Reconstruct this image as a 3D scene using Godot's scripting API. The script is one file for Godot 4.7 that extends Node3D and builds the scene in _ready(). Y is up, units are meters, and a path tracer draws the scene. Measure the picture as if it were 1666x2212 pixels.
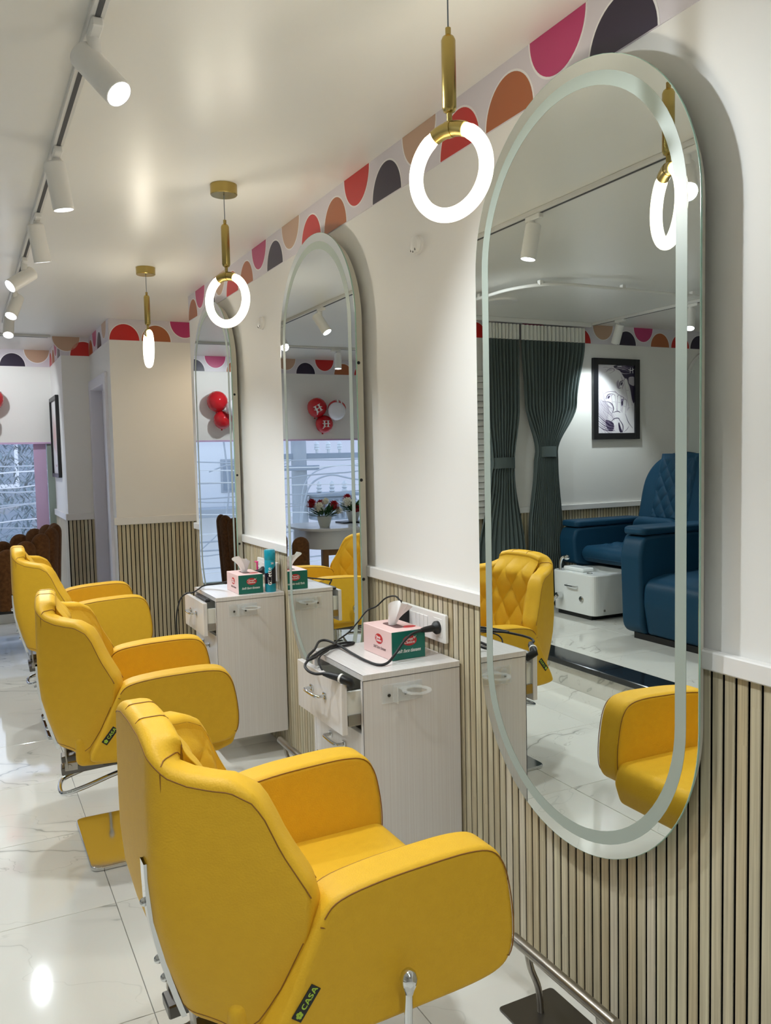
extends Node3D
# Hair salon: mirror wall at x = 0, room towards -x, depth towards -z. Units are metres.

const CEIL := 2.45
const SPOT_POWER := 0.255
const RING_POWER := 0.035
const DARK := 0
const PINK := 1
const BROWN := 2
const RED := 3
const TAN := 4

# ---------------------------------------------------------------- mesh builder
class B:
	var v := PackedVector3Array()
	var n := PackedVector3Array()
	var uv := PackedVector2Array()
	var ix := PackedInt32Array()
	func p(pos: Vector3, nor: Vector3, t := Vector2.ZERO) -> int:
		v.append(pos)
		n.append(nor)
		uv.append(t)
		return v.size() - 1
	func t3(a: int, b: int, c: int) -> void:
		var g := (v[b] - v[a]).cross(v[c] - v[a])
		if g.dot(n[a] + n[b] + n[c]) > 0.0:
			ix.append(a)
			ix.append(c)
			ix.append(b)
		else:
			ix.append(a)
			ix.append(b)
			ix.append(c)
	func quad(a: int, b: int, c: int, d: int) -> void:
		t3(a, b, c)
		t3(a, c, d)
	func flat(pts: Array, out: Vector3, uvs := []) -> void:
		var g: Vector3 = Vector3.ZERO
		for i in range(1, pts.size() - 1):
			g += (pts[i] - pts[0]).cross(pts[i + 1] - pts[0])
		g = g.normalized()
		if g.dot(out) < 0.0:
			g = -g
		var k := v.size()
		for i in pts.size():
			p(pts[i], g, uvs[i] if uvs.size() > 0 else Vector2.ZERO)
		for i in range(1, pts.size() - 1):
			t3(k, k + i, k + i + 1)
	func add(o: B, xf := Transform3D.IDENTITY) -> B:
		var k := v.size()
		var nb := xf.basis.inverse().transposed()
		for i in o.v.size():
			v.append(xf * o.v[i])
			n.append((nb * o.n[i]).normalized())
			uv.append(o.uv[i])
		if xf.basis.determinant() < 0.0:
			for i in range(0, o.ix.size(), 3):
				ix.append(o.ix[i] + k)
				ix.append(o.ix[i + 2] + k)
				ix.append(o.ix[i + 1] + k)
		else:
			for i in o.ix:
				ix.append(i + k)
		return self
	func done() -> ArrayMesh:
		var a := []
		a.resize(Mesh.ARRAY_MAX)
		a[Mesh.ARRAY_VERTEX] = v
		a[Mesh.ARRAY_NORMAL] = n
		a[Mesh.ARRAY_TEX_UV] = uv
		a[Mesh.ARRAY_INDEX] = ix
		var m := ArrayMesh.new()
		m.add_surface_from_arrays(Mesh.PRIMITIVE_TRIANGLES, a)
		return m

func at(x: float, y: float, z: float) -> Transform3D:
	return Transform3D(Basis.IDENTITY, Vector3(x, y, z))

func rot(deg: Vector3, pos := Vector3.ZERO) -> Transform3D:
	return Transform3D(Basis.from_euler(deg * PI / 180.0), pos)

# a frame whose y axis points along d
func aim(d: Vector3, pos: Vector3) -> Transform3D:
	var y := d.normalized()
	var x := y.cross(Vector3.UP if absf(y.y) < 0.95 else Vector3.RIGHT).normalized()
	return Transform3D(Basis(x, y, x.cross(y)), pos)

func cbox(size: Vector3, b := 0.004) -> B:
	var m := B.new()
	var h := size * 0.5
	b = minf(b, minf(h.x, minf(h.y, h.z)) * 0.9)
	var px := {}
	for sx in [-1, 1]:
		for sy in [-1, 1]:
			for sz in [-1, 1]:
				px[Vector3i(sx, sy, sz)] = [Vector3(sx * h.x, sy * (h.y - b), sz * (h.z - b)), Vector3(sx * (h.x - b), sy * h.y, sz * (h.z - b)), Vector3(sx * (h.x - b), sy * (h.y - b), sz * h.z)]
	for s in [-1, 1]:
		m.flat([px[Vector3i(s, -1, -1)][0], px[Vector3i(s, 1, -1)][0], px[Vector3i(s, 1, 1)][0], px[Vector3i(s, -1, 1)][0]], Vector3(s, 0, 0))
		m.flat([px[Vector3i(-1, s, -1)][1], px[Vector3i(1, s, -1)][1], px[Vector3i(1, s, 1)][1], px[Vector3i(-1, s, 1)][1]], Vector3(0, s, 0))
		m.flat([px[Vector3i(-1, -1, s)][2], px[Vector3i(1, -1, s)][2], px[Vector3i(1, 1, s)][2], px[Vector3i(-1, 1, s)][2]], Vector3(0, 0, s))
	if b > 0.0:
		for s in [-1, 1]:
			for t in [-1, 1]:
				m.flat([px[Vector3i(s, t, -1)][0], px[Vector3i(s, t, -1)][1], px[Vector3i(s, t, 1)][1], px[Vector3i(s, t, 1)][0]], Vector3(s, t, 0))
				m.flat([px[Vector3i(s, -1, t)][0], px[Vector3i(s, -1, t)][2], px[Vector3i(s, 1, t)][2], px[Vector3i(s, 1, t)][0]], Vector3(s, 0, t))
				m.flat([px[Vector3i(-1, s, t)][1], px[Vector3i(-1, s, t)][2], px[Vector3i(1, s, t)][2], px[Vector3i(1, s, t)][1]], Vector3(0, s, t))
				for u in [-1, 1]:
					m.flat([px[Vector3i(s, t, u)][0], px[Vector3i(s, t, u)][1], px[Vector3i(s, t, u)][2]], Vector3(s, t, u))
	return m

# box between two corners
func bb(a: Vector3, b: Vector3, bev := 0.0) -> B:
	var lo := a.min(b)
	var hi := a.max(b)
	return B.new().add(cbox(hi - lo, bev), Transform3D(Basis.IDENTITY, (lo + hi) * 0.5))

# profile of (radius, height) turned round y; corners sharper than 40 degrees stay sharp
func lathe(prof: Array, seg := 24) -> B:
	var m := B.new()
	var k := prof.size()
	var sn := []
	for i in k - 1:
		var d: Vector2 = prof[i + 1] - prof[i]
		sn.append(Vector2(d.y, -d.x).normalized())
	var sign := 1.0
	var area := 0.0
	for i in k - 1:
		area += (prof[i + 1].y - prof[i].y) * (prof[i].x + prof[i + 1].x)
	if area < 0.0:
		sign = -1.0
	for i in k - 1:
		var n0: Vector2 = sn[i]
		var n1: Vector2 = sn[i]
		if i > 0 and sn[i - 1].dot(sn[i]) > 0.77:
			n0 = (sn[i - 1] + sn[i]).normalized()
		if i < k - 2 and sn[i + 1].dot(sn[i]) > 0.77:
			n1 = (sn[i + 1] + sn[i]).normalized()
		var base := m.v.size()
		for j in seg + 1:
			var a := TAU * j / seg
			var c := Vector3(cos(a), 0, sin(a))
			m.p(c * prof[i].x + Vector3(0, prof[i].y, 0), (c * n0.x + Vector3(0, n0.y, 0)) * sign, Vector2(float(j) / seg, prof[i].y))
			m.p(c * prof[i + 1].x + Vector3(0, prof[i + 1].y, 0), (c * n1.x + Vector3(0, n1.y, 0)) * sign, Vector2(float(j) / seg, prof[i + 1].y))
		for j in seg:
			var q := base + j * 2
			if prof[i].x > 1e-5:
				m.t3(q, q + 1, q + 2)
			if prof[i + 1].x > 1e-5:
				m.t3(q + 1, q + 3, q + 2)
	return m

func cyl(r: float, h: float, seg := 20, bev := 0.0) -> B:
	if bev > 0.0:
		return lathe([Vector2(0, 0), Vector2(r - bev, 0), Vector2(r, bev), Vector2(r, h - bev), Vector2(r - bev, h), Vector2(0, h)], seg)
	return lathe([Vector2(0, 0), Vector2(r, 0), Vector2(r, h), Vector2(0, h)], seg)

func ball(r: float, seg := 20, squash := 1.0) -> B:
	var pr := []
	for i in seg / 2 + 1:
		var a := PI * i / (seg / 2) - PI / 2
		pr.append(Vector2(maxf(cos(a) * r, 0.0), sin(a) * r * squash))
	return lathe(pr, seg)

# smooth curve through points
func curve(pts: Array, per := 8, closed := false) -> Array:
	var out := []
	var k := pts.size()
	var last := k if closed else k - 1
	for i in last:
		var p0 = pts[(i - 1 + k) % k] if closed else pts[maxi(i - 1, 0)]
		var p1 = pts[i]
		var p2 = pts[(i + 1) % k]
		var p3 = pts[(i + 2) % k] if closed else pts[mini(i + 2, k - 1)]
		for j in per:
			var t := float(j) / per
			out.append(0.5 * ((2.0 * p1) + (p2 - p0) * t + (2.0 * p0 - 5.0 * p1 + 4.0 * p2 - p3) * t * t + (3.0 * p1 - p0 - 3.0 * p2 + p3) * t * t * t))
	if not closed:
		out.append(pts[k - 1])
	return out

func tube(path: Array, r, seg := 10, closed := false, flatten := 1.0) -> B:
	var m := B.new()
	var k := path.size()
	var nor := Vector3.ZERO
	var rings := []
	for i in k:
		var a: Vector3 = path[(i - 1 + k) % k] if (closed or i > 0) else path[0]
		var c: Vector3 = path[(i + 1) % k] if (closed or i < k - 1) else path[k - 1]
		var d := (c - a).normalized()
		if i == 0:
			nor = d.cross(Vector3.UP if absf(d.y) < 0.9 else Vector3.RIGHT).normalized()
		nor = (nor - d * nor.dot(d)).normalized()
		var bi := d.cross(nor)
		var rr: float = r[i] if r is Array else r
		var ring := []
		for j in seg:
			var g := TAU * j / seg
			var o := nor * cos(g) + bi * sin(g) * flatten
			ring.append(m.p(path[i] + o * rr, o.normalized()))
		rings.append(ring)
	for i in (k if closed else k - 1):
		var A = rings[i]
		var C = rings[(i + 1) % k]
		for j in seg:
			m.quad(A[j], A[(j + 1) % seg], C[(j + 1) % seg], C[j])
	if not closed:
		for e in [0, k - 1]:
			var d2: Vector3 = (path[0] - path[1]) if e == 0 else (path[k - 1] - path[k - 2])
			var pts := []
			for j in seg:
				pts.append(m.v[rings[e][j]])
			m.flat(pts, d2)
	return m

# polygon with rounded corners; each entry Vector3(x, y, radius)
func rpoly(pts: Array, seg := 5) -> PackedVector2Array:
	var out := PackedVector2Array()
	var k := pts.size()
	for i in k:
		var c := Vector2(pts[i].x, pts[i].y)
		var r: float = pts[i].z
		if r <= 0.0:
			out.append(c)
			continue
		var a := Vector2(pts[(i - 1 + k) % k].x, pts[(i - 1 + k) % k].y) - c
		var b := Vector2(pts[(i + 1) % k].x, pts[(i + 1) % k].y) - c
		var ang := absf(a.angle_to(b))
		var t := minf(r / tan(ang * 0.5), minf(a.length(), b.length()) * 0.48)
		var p0 := c + a.normalized() * t
		var p1 := c + b.normalized() * t
		for j in seg + 1:
			var s := float(j) / seg
			out.append(p0.lerp(c, s).lerp(c.lerp(p1, s), s))
	return out

func rrect(w: float, h: float, r: float, seg := 5) -> PackedVector2Array:
	return rpoly([Vector3(-w / 2, -h / 2, r), Vector3(w / 2, -h / 2, r), Vector3(w / 2, h / 2, r), Vector3(-w / 2, h / 2, r)], seg)

# polygon in xy pushed out along z (centred), its rims rounded by bev
func extr(poly: PackedVector2Array, depth: float, bev := 0.0, steps := 4, dome := 0.0) -> B:
	var m := B.new()
	var q := poly.duplicate()
	var area := 0.0
	for i in q.size():
		area += q[i].cross(q[(i + 1) % q.size()])
	if area < 0.0:
		q.reverse()
	var k := q.size()
	var en := []
	for i in k:
		var d: Vector2 = (q[(i + 1) % k] - q[i]).normalized()
		en.append(Vector2(d.y, -d.x))
	var vn := []
	var inset := []
	var crease := []
	for i in k:
		var a: Vector2 = en[(i - 1 + k) % k]
		var b: Vector2 = en[i]
		var s := (a + b).normalized()
		vn.append(s)
		inset.append(s / maxf(s.dot(b), 0.35))
		crease.append(a.dot(b) < 0.7)
	var rings := []
	if bev > 0.0:
		for j in steps + 1:
			var g := PI * 0.5 * j / steps
			rings.append([bev * (1.0 - sin(g)), -depth / 2 + bev * (1.0 - cos(g)), -cos(g), sin(g)])
		for j in steps + 1:
			var g := PI * 0.5 * j / steps
			rings.append([bev * (1.0 - cos(g)), depth / 2 - bev * (1.0 - sin(g)), sin(g), cos(g)])
	else:
		rings = [[0.0, -depth / 2, 0.0, 1.0], [0.0, depth / 2, 0.0, 1.0]]
	for i in k:
		var i2 := (i + 1) % k
		for j in rings.size() - 1:
			var ids := []
			for c in [[i, j], [i2, j], [i2, j + 1], [i, j + 1]]:
				var R = rings[c[1]]
				var P: Vector2 = q[c[0]] - inset[c[0]] * R[0]
				var N2: Vector2 = en[i] if crease[c[0]] else vn[c[0]]
				ids.append(m.p(Vector3(P.x, P.y, R[1]), Vector3(N2.x * R[3], N2.y * R[3], R[2]).normalized()))
			m.quad(ids[0], ids[1], ids[2], ids[3])
	for e in [0, rings.size() - 1]:
		var R = rings[e]
		var cap := PackedVector2Array()
		for i in k:
			cap.append(q[i] - inset[i] * R[0])
		var tr := Geometry2D.triangulate_polygon(cap)
		if tr.is_empty():
			var off := Geometry2D.offset_polygon(q, -bev)
			if off.size() > 0:
				cap = off[0]
				tr = Geometry2D.triangulate_polygon(cap)
			if tr.is_empty():
				print("cap could not be filled, points: ", k)
		var nz := Vector3(0, 0, -1 if e == 0 else 1)
		var base := m.v.size()
		for i in cap.size():
			m.p(Vector3(cap[i].x, cap[i].y, R[1]), nz, cap[i])
		for i in range(0, tr.size(), 3):
			m.t3(base + tr[i], base + tr[i + 1], base + tr[i + 2])
	return m

# surface over u, v in 0..1; out: +1 or -1 turns its normals
func surf(fn: Callable, nu: int, nv: int, wrap := false, out := 1.0) -> B:
	var m := B.new()
	var g := []
	for i in nu + 1:
		var row := []
		for j in nv + 1:
			row.append(fn.call(float(i) / nu, float(j) / nv))
		g.append(row)
	for i in nu + 1:
		for j in nv + 1:
			var i0 := i - 1
			var i1 := i + 1
			if wrap:
				i0 = (i - 1 + nu) % nu
				i1 = (i + 1) % nu
			else:
				i0 = maxi(i0, 0)
				i1 = mini(i1, nu)
			var du: Vector3 = g[i1][j] - g[i0][j]
			var dv: Vector3 = g[i][mini(j + 1, nv)] - g[i][maxi(j - 1, 0)]
			m.p(g[i][j], du.cross(dv).normalized() * out, Vector2(float(i) / nu, float(j) / nv))
	for i in nu:
		for j in nv:
			var a := i * (nv + 1) + j
			m.quad(a, a + nv + 1, a + nv + 2, a + 1)
	return m

func strip(poly: Array, z: float) -> Array:
	var o := []
	for p in poly:
		o.append(Vector3(p.x, p.y, z))
	return o

# ---------------------------------------------------------------- scene helpers
var taken := {}

func numbered(parent: Node, called: String) -> String:
	var key := str(parent.get_instance_id()) + "/" + called
	var k: int = taken.get(key, 0)
	taken[key] = k + 1
	return called if k == 0 else "%s_%03d" % [called, k]

func obj(called: String, what, m: Material, parent: Node = null, xf := Transform3D.IDENTITY) -> MeshInstance3D:
	var o := MeshInstance3D.new()
	var host: Node = self if parent == null else parent
	o.name = numbered(host, called)
	o.mesh = what.done() if what is B else what
	o.material_override = m
	o.transform = xf
	o.cast_shadow = GeometryInstance3D.SHADOW_CASTING_SETTING_ON
	host.add_child(o)
	return o

func tag(o: Node, label: String, category: String, group := "") -> Node:
	o.set_meta("label", label)
	o.set_meta("category", category)
	if group != "":
		o.set_meta("group", group)
	return o

func thing(called: String, label: String, category: String, pos := Vector3.ZERO, turn := 0.0, group := "") -> Node3D:
	var o := Node3D.new()
	o.name = numbered(self, called)
	o.position = pos
	o.rotation.y = turn
	add_child(o)
	tag(o, label, category, group)
	return o

func structure(called: String, what, m: Material, parent: Node = null, xf := Transform3D.IDENTITY) -> MeshInstance3D:
	var o := obj(called, what, m, parent, xf)
	if parent == null:
		o.set_meta("kind", "structure")
	return o

func copy_of(o: Node3D, pos: Vector3, label: String, turn = null) -> Node3D:
	var c: Node3D = o.duplicate()
	c.name = numbered(self, String(o.name))
	add_child(c)
	c.position = pos
	if turn != null:
		c.rotation.y = turn
	c.set_meta("label", label)
	return c

func mat(hex, rough := 0.5, metal := 0.0, spec := 0.5) -> StandardMaterial3D:
	var m := StandardMaterial3D.new()
	m.albedo_color = Color(hex) if hex is String else hex
	m.roughness = rough
	m.metallic = metal
	m.metallic_specular = spec
	return m

func text_b(what: String, size: float, serif := false, depth := 0.0006, wide := 1.0, slant := 0.0) -> B:
	var tm := TextMesh.new()
	var f := SystemFont.new()
	f.font_names = PackedStringArray(["Droid Serif" if serif else "Droid Sans"])
	f.font_weight = 700
	tm.font = f
	tm.text = what
	tm.font_size = 64
	tm.pixel_size = size / 64.0
	tm.depth = maxf(depth, 0.0002)
	tm.curve_step = 1.0
	var a := tm.get_mesh_arrays()
	var b := B.new()
	var vs: PackedVector3Array = a[Mesh.ARRAY_VERTEX]
	var ns: PackedVector3Array = a[Mesh.ARRAY_NORMAL]
	for i in vs.size():
		b.p(Vector3(vs[i].x * wide + vs[i].y * slant, vs[i].y, vs[i].z), ns[i])
	if a[Mesh.ARRAY_INDEX] != null and a[Mesh.ARRAY_INDEX].size() > 0:
		b.ix = a[Mesh.ARRAY_INDEX]
	else:
		for i in vs.size():
			b.ix.append(i)
	return b

# ---------------------------------------------------------------- materials
var M := {}

func tex(img: Image) -> ImageTexture:
	img.generate_mipmaps()
	return ImageTexture.create_from_image(img)

func noise(seed_: int, freq: float, oct := 3) -> FastNoiseLite:
	var f := FastNoiseLite.new()
	f.seed = seed_
	f.frequency = freq
	f.noise_type = FastNoiseLite.TYPE_SIMPLEX_SMOOTH
	f.fractal_octaves = oct
	return f

func bytes_image(w: int, h: int, data: PackedByteArray) -> Image:
	return Image.create_from_data(w, h, false, Image.FORMAT_RGB8, data)

func marble_tex() -> ImageTexture:
	var s := 1152
	var a := noise(11, 0.85, 5)
	var b := noise(23, 1.9, 5)
	var m1 := noise(31, 1.3, 2)
	var cl := noise(47, 1.2, 3)
	var wp := noise(53, 5.0, 3)
	var d := PackedByteArray()
	d.resize(s * s * 3)
	var k := 0
	for y in s:
		for x in s:
			# four by four tiles of 0.6 m; every tile shows its own piece of stone
			var tx := x * 4 / s
			var ty := y * 4 / s
			var px := x * 2.4 / s + tx * 3.7 + ty * 9.1
			var py := y * 2.4 / s + ty * 5.3 + tx * 2.9
			var w := wp.get_noise_2d(px, py) * 0.035
			var sx := (px * 0.8 + py * 0.6) * 0.62 + w
			var sy := (py * 0.8 - px * 0.6) * 1.5 - w
			var v1 := absf(a.get_noise_2d(sx, sy))
			var v2 := absf(b.get_noise_2d(sx + 7.0, sy - 3.0))
			var g := clampf(m1.get_noise_2d(px, py) * 2.4 + 0.25, 0.0, 1.0)
			var vein := clampf(1.0 - v1 / (0.006 + 0.016 * g * g), 0.0, 1.0) * (0.25 + 0.75 * g) * 0.75
			vein = maxf(vein, clampf(1.0 - v1 / 0.07, 0.0, 1.0) * 0.16 * g)
			vein = maxf(vein, clampf(1.0 - v2 / 0.010, 0.0, 1.0) * 0.40 * clampf(g * 1.8 - 0.6, 0.0, 1.0))
			var cloud := clampf(cl.get_noise_2d(px, py) * 0.5, -0.25, 0.25)
			var l := 1.0 + cloud * 0.06
			var r := l * lerpf(0.845, 0.54, vein)
			var gg := l * lerpf(0.835, 0.54, vein)
			var bl := l * lerpf(0.80, 0.51, vein)
			d[k] = int(clampf(r, 0, 1) * 255.0)
			d[k + 1] = int(clampf(gg, 0, 1) * 255.0)
			d[k + 2] = int(clampf(bl, 0, 1) * 255.0)
			k += 3
	return tex(bytes_image(s, s, d))

# streaks that run along y
func streak_tex(seed_: int, w: int, h: int, fx: float, fy: float, c0: Color, c1: Color) -> ImageTexture:
	var a := noise(seed_, 1.0, 4)
	var d := PackedByteArray()
	d.resize(w * h * 3)
	var k := 0
	for y in h:
		for x in w:
			var t := clampf(a.get_noise_2d(x * fx / w, y * fy / h) * 0.9 + 0.5, 0.0, 1.0)
			var c := c0.lerp(c1, t)
			d[k] = int(c.r * 255.0)
			d[k + 1] = int(c.g * 255.0)
			d[k + 2] = int(c.b * 255.0)
			k += 3
	return tex(bytes_image(w, h, d))

func blotch_tex(seed_: int, s: int, f: float, c0: Color, c1: Color, oct := 4) -> ImageTexture:
	return streak_tex(seed_, s, s, f, f, c0, c1)

func grain_tex(seed_: int, s: int, f: float) -> ImageTexture:
	return streak_tex(seed_, s, s, f, f, Color(0.35, 0.35, 0.35), Color(0.65, 0.65, 0.65))

func triplanar(m: StandardMaterial3D, scale: Vector3, world := false) -> StandardMaterial3D:
	m.uv1_triplanar = true
	m.uv1_world_triplanar = world
	m.uv1_scale = scale
	m.uv1_triplanar_sharpness = 6.0
	return m

func glow(hex: String, energy: float) -> StandardMaterial3D:
	var m := mat(hex, 0.5)
	m.emission_enabled = true
	m.emission = Color(hex)
	m.emission_energy_multiplier = energy
	return m

func clear(hex: String, alpha: float, rough := 0.03) -> StandardMaterial3D:
	var m := mat(Color(Color(hex), alpha), rough, 0.0, 0.5)
	m.transparency = BaseMaterial3D.TRANSPARENCY_ALPHA
	return m

func make_materials() -> void:
	M.wall = mat("f0eeea", 0.55, 0.0, 0.4)
	M.ceiling = mat("f0eee8", 0.33, 0.0, 0.5)
	M.trim = mat("eceae7", 0.4)
	M.band = mat("ded8df", 0.35)
	M.outline = mat("f4f1f2", 0.35)
	M.disc = [mat("2a1f38", 0.35), mat("c03a72", 0.35), mat("b0653a", 0.35), mat("c8201c", 0.35), mat("c9a68c", 0.35)]
	M.black_backing = mat("060608", 0.9, 0.0, 0.1)
	M.slat = []
	var tones := ["d8cfb0", "cfc5a8", "dcd2ba", "c8bc9d", "d3c8aa", "cebf9d"]
	var wood := streak_tex(5, 128, 512, 9.0, 2.2, Color(0.86, 0.85, 0.84), Color(1, 1, 1))
	for i in tones.size():
		var m := triplanar(mat(tones[i], 0.5), Vector3(9.0 + i, 0.8 + 0.07 * i, 9.0 + i), true)
		m.albedo_texture = wood
		m.uv1_offset = Vector3(i * 0.37, i * 0.21, i * 0.53)
		M.slat.append(m)
	M.tile = triplanar(mat("ffffff", 0.05, 0.0, 0.5), Vector3.ONE / 2.4, true)
	M.tile.albedo_texture = marble_tex()
	M.tile.uv1_offset = Vector3(0.98 / 2.4, 0, 2.70 / 2.4)
	M.grout = mat("8f8b84", 0.7)
	M.granite = triplanar(mat("ffffff", 0.08), Vector3.ONE * 3.0, true)
	M.granite.albedo_texture = streak_tex(8, 512, 512, 130, 130, Color(0.03, 0.035, 0.04), Color(0.16, 0.17, 0.18))
	var leather := leather_normal()
	M.yellow = triplanar(mat("e0af2b", 0.5, 0.0, 0.35), Vector3.ONE * 2.0)
	M.yellow.albedo_texture = blotch_tex(9, 256, 14.0, Color(0.985, 0.98, 0.975), Color(1, 1, 1))
	for m in [M.yellow]:
		m.normal_enabled = true
		m.normal_texture = leather
		m.normal_scale = 0.35
	M.seam = mat("8a5a10", 0.6)
	M.chrome = mat("d8dadb", 0.06, 1.0)
	M.steel = mat("a9a49c", 0.3, 1.0)
	M.dark_steel = mat("6d6a66", 0.35, 1.0)
	M.brass = mat("b09a5c", 0.27, 1.0)
	M.black = mat("121214", 0.45)
	M.rubber = mat("17171a", 0.55)
	M.white_plastic = mat("eceae6", 0.35)
	M.track = mat("dcdad6", 0.4)
	M.track_slot = mat("4a4a4c", 0.6)
	M.mirror = mat("e3e8e5", 0.0, 1.0)
	M.frost = mat("a2aea6", 0.4)
	M.glass_edge = mat("9fc4b4", 0.15)
	M.mirror_box = mat("d9d6c8", 0.5)
	M.laminate = triplanar(mat("e6e3e0", 0.12), Vector3(7.0, 0.7, 7.0), true)
	M.laminate.albedo_texture = streak_tex(15, 256, 128, 60.0, 1.2, Color(0.95, 0.935, 0.93), Color(1, 1, 1))
	M.laminate_edge = mat("5c5a5e", 0.5)
	M.drawer_side = mat("e4e4dc", 0.4)
	M.acrylic = clear("eef3f2", 0.16)
	M.screw = mat("55524c", 0.35, 1.0)
	M.pink_card = mat("eccac6", 0.45)
	M.green_card = mat("0f6a5c", 0.35)
	M.red_print = mat("c5262c", 0.4)
	M.white_print = mat("f3f1ee", 0.4)
	M.dark_print = mat("6a4c4c", 0.5)
	M.tissue = mat("fbfbfa", 0.85)
	M.tissue.backlight_enabled = true
	M.tissue.backlight = Color(0.3, 0.3, 0.3)
	M.teal = mat("1396ae", 0.22)
	M.navy = mat("0d1226", 0.25)
	M.pink_plastic = mat("d8327a", 0.35)
	M.blue = triplanar(mat("16405a", 0.5, 0.0, 0.35), Vector3.ONE * 2.0)
	M.blue.normal_enabled = true
	M.blue.normal_texture = leather
	M.blue.normal_scale = 0.35
	M.ceramic = mat("eef0ee", 0.08)
	M.velvet = triplanar(mat("6a4628", 0.85, 0.0, 0.2), Vector3.ONE * 3.0)
	M.velvet.albedo_texture = blotch_tex(19, 256, 9.0, Color(0.8, 0.8, 0.8), Color(1, 1, 1))
	M.velvet.rim_enabled = true
	M.velvet.rim = 0.6
	M.table = mat("dcdde2", 0.15)
	M.wood_leg = mat("8a6238", 0.45)
	M.leaf = mat("2f5a2c", 0.6)
	M.petal_red = mat("a81424", 0.6)
	M.petal_white = mat("efebdd", 0.6)
	M.pot = mat("c9cdc8", 0.3)
	M.balloon_red = mat("c81c26", 0.12)
	M.balloon_white = mat("eceaf0", 0.14)
	M.curtain = triplanar(mat("667170", 0.85, 0.0, 0.2), Vector3.ONE * 8.0)
	M.curtain.albedo_texture = grain_like()
	M.curtain_head = mat("eeeee8", 0.85)
	M.frame_black = mat("16171b", 0.35)
	M.pane = clear("dfeaf2", 0.12, 0.0)
	M.window_frame = mat("9aa69c", 0.5)
	M.tape = mat("d9b9dc", 0.5)
	M.facade = mat("dcd9e2", 0.8)
	M.facade_white = mat("e9ebee", 0.8)
	M.concrete = mat("a3abb4", 0.85)
	M.cable = mat("aeb6bf", 0.6)
	M.cable_dark = mat("6b7784", 0.6)
	M.transformer = mat("8794a3", 0.6)
	M.porcelain = mat("dfe3e6", 0.3)
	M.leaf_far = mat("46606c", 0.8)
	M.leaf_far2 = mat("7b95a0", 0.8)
	M.door = mat("e6e4ee", 0.4)
	M.lime = mat("a8c63a", 0.5)
	M.ring = glow("fff4de", 3.2)
	M.lens = glow("f2f6ff", 9.0)

func grain_like() -> ImageTexture:
	return streak_tex(27, 256, 256, 120.0, 120.0, Color(0.86, 0.86, 0.86), Color(1, 1, 1))

func leather_normal() -> ImageTexture:
	var a := noise(3, 1.0, 3)
	var im := Image.create(512, 512, false, Image.FORMAT_RGB8)
	for y in 512:
		for x in 512:
			var g := a.get_noise_2d(x * 0.22, y * 0.22) * 0.5 + 0.5
			im.set_pixel(x, y, Color(g, g, g))
	im.bump_map_to_normal_map(1.5)
	return tex(im)

# ---------------------------------------------------------------- setting
func _ready() -> void:
	# camera
	var cam := Camera3D.new()
	cam.name = "camera"
	cam.position = Vector3(-1.35, 1.41, 0.0)
	cam.rotation_order = EULER_ORDER_YXZ
	cam.rotation_degrees = Vector3(-3.9, -26.85, -1.24)
	cam.fov = 63.13
	cam.near = 0.05
	add_child(cam)
	cam.current = true
	# sky and exposure
	var we := WorldEnvironment.new()
	we.name = "environment"
	var env := Environment.new()
	env.background_mode = Environment.BG_SKY
	var sky := Sky.new()
	var sm := ProceduralSkyMaterial.new()
	sm.sky_top_color = Color("b9cdf0")
	sm.sky_horizon_color = Color("e6eefc")
	sm.ground_bottom_color = Color("a9b4c4")
	sm.ground_horizon_color = Color("dfe6f2")
	sm.sun_angle_max = 1.0
	sky.sky_material = sm
	env.sky = sky
	env.background_energy_multiplier = 2.6
	env.tonemap_mode = Environment.TONE_MAPPER_LINEAR
	env.tonemap_exposure = 1.02
	env.sdfgi_enabled = true
	env.ssao_enabled = true
	env.ssil_enabled = true
	we.environment = env
	add_child(we)
	make_materials()
	build_shell()
	build_lights()
	build_mirrors()
	build_chairs()
	build_stations()
	build_front_of_shop()
	build_spa()
	build_outside()

func half_disc(r: float, h: float, depth: float) -> B:
	var q := PackedVector2Array()
	for i in 25:
		var a := PI * i / 24
		q.append(Vector2(cos(a) * r, sin(a) * h))
	return extr(q, depth)

# frame on a wall: x along the wall, y up, z out of it
func wall_frame(origin: Vector3, along: Vector3, out: Vector3) -> Transform3D:
	return Transform3D(Basis(along, Vector3.UP, out), origin)

var disc_mesh: ArrayMesh
var ring_mesh: ArrayMesh

# printed paper band under the ceiling; items are [distance, colour, stands on the lower edge]
func frieze(parent: Node, f: Transform3D, length: float, items: Array, y0 := 2.295) -> void:
	if disc_mesh == null:
		disc_mesh = half_disc(0.107, 0.117, 0.0010).done()
		ring_mesh = half_disc(0.113, 0.123, 0.0006).done()
	var band := obj("frieze_band", B.new().add(cbox(Vector3(length, CEIL - y0, 0.003), 0.0), at(length / 2, (CEIL + y0) / 2, 0.0015)), M.band, parent, f)
	for it in items:
		var up: bool = it[2]
		var b := Basis.IDENTITY if up else Basis.from_euler(Vector3(0, 0, PI))
		var y := y0 + 0.001 if up else CEIL - 0.001
		obj("outline", ring_mesh, M.outline, band, Transform3D(b, Vector3(it[0], y, 0.0033)))
		obj("half_disc", disc_mesh, M.disc[it[1]], band, Transform3D(b, Vector3(it[0], y, 0.0037)))

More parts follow.
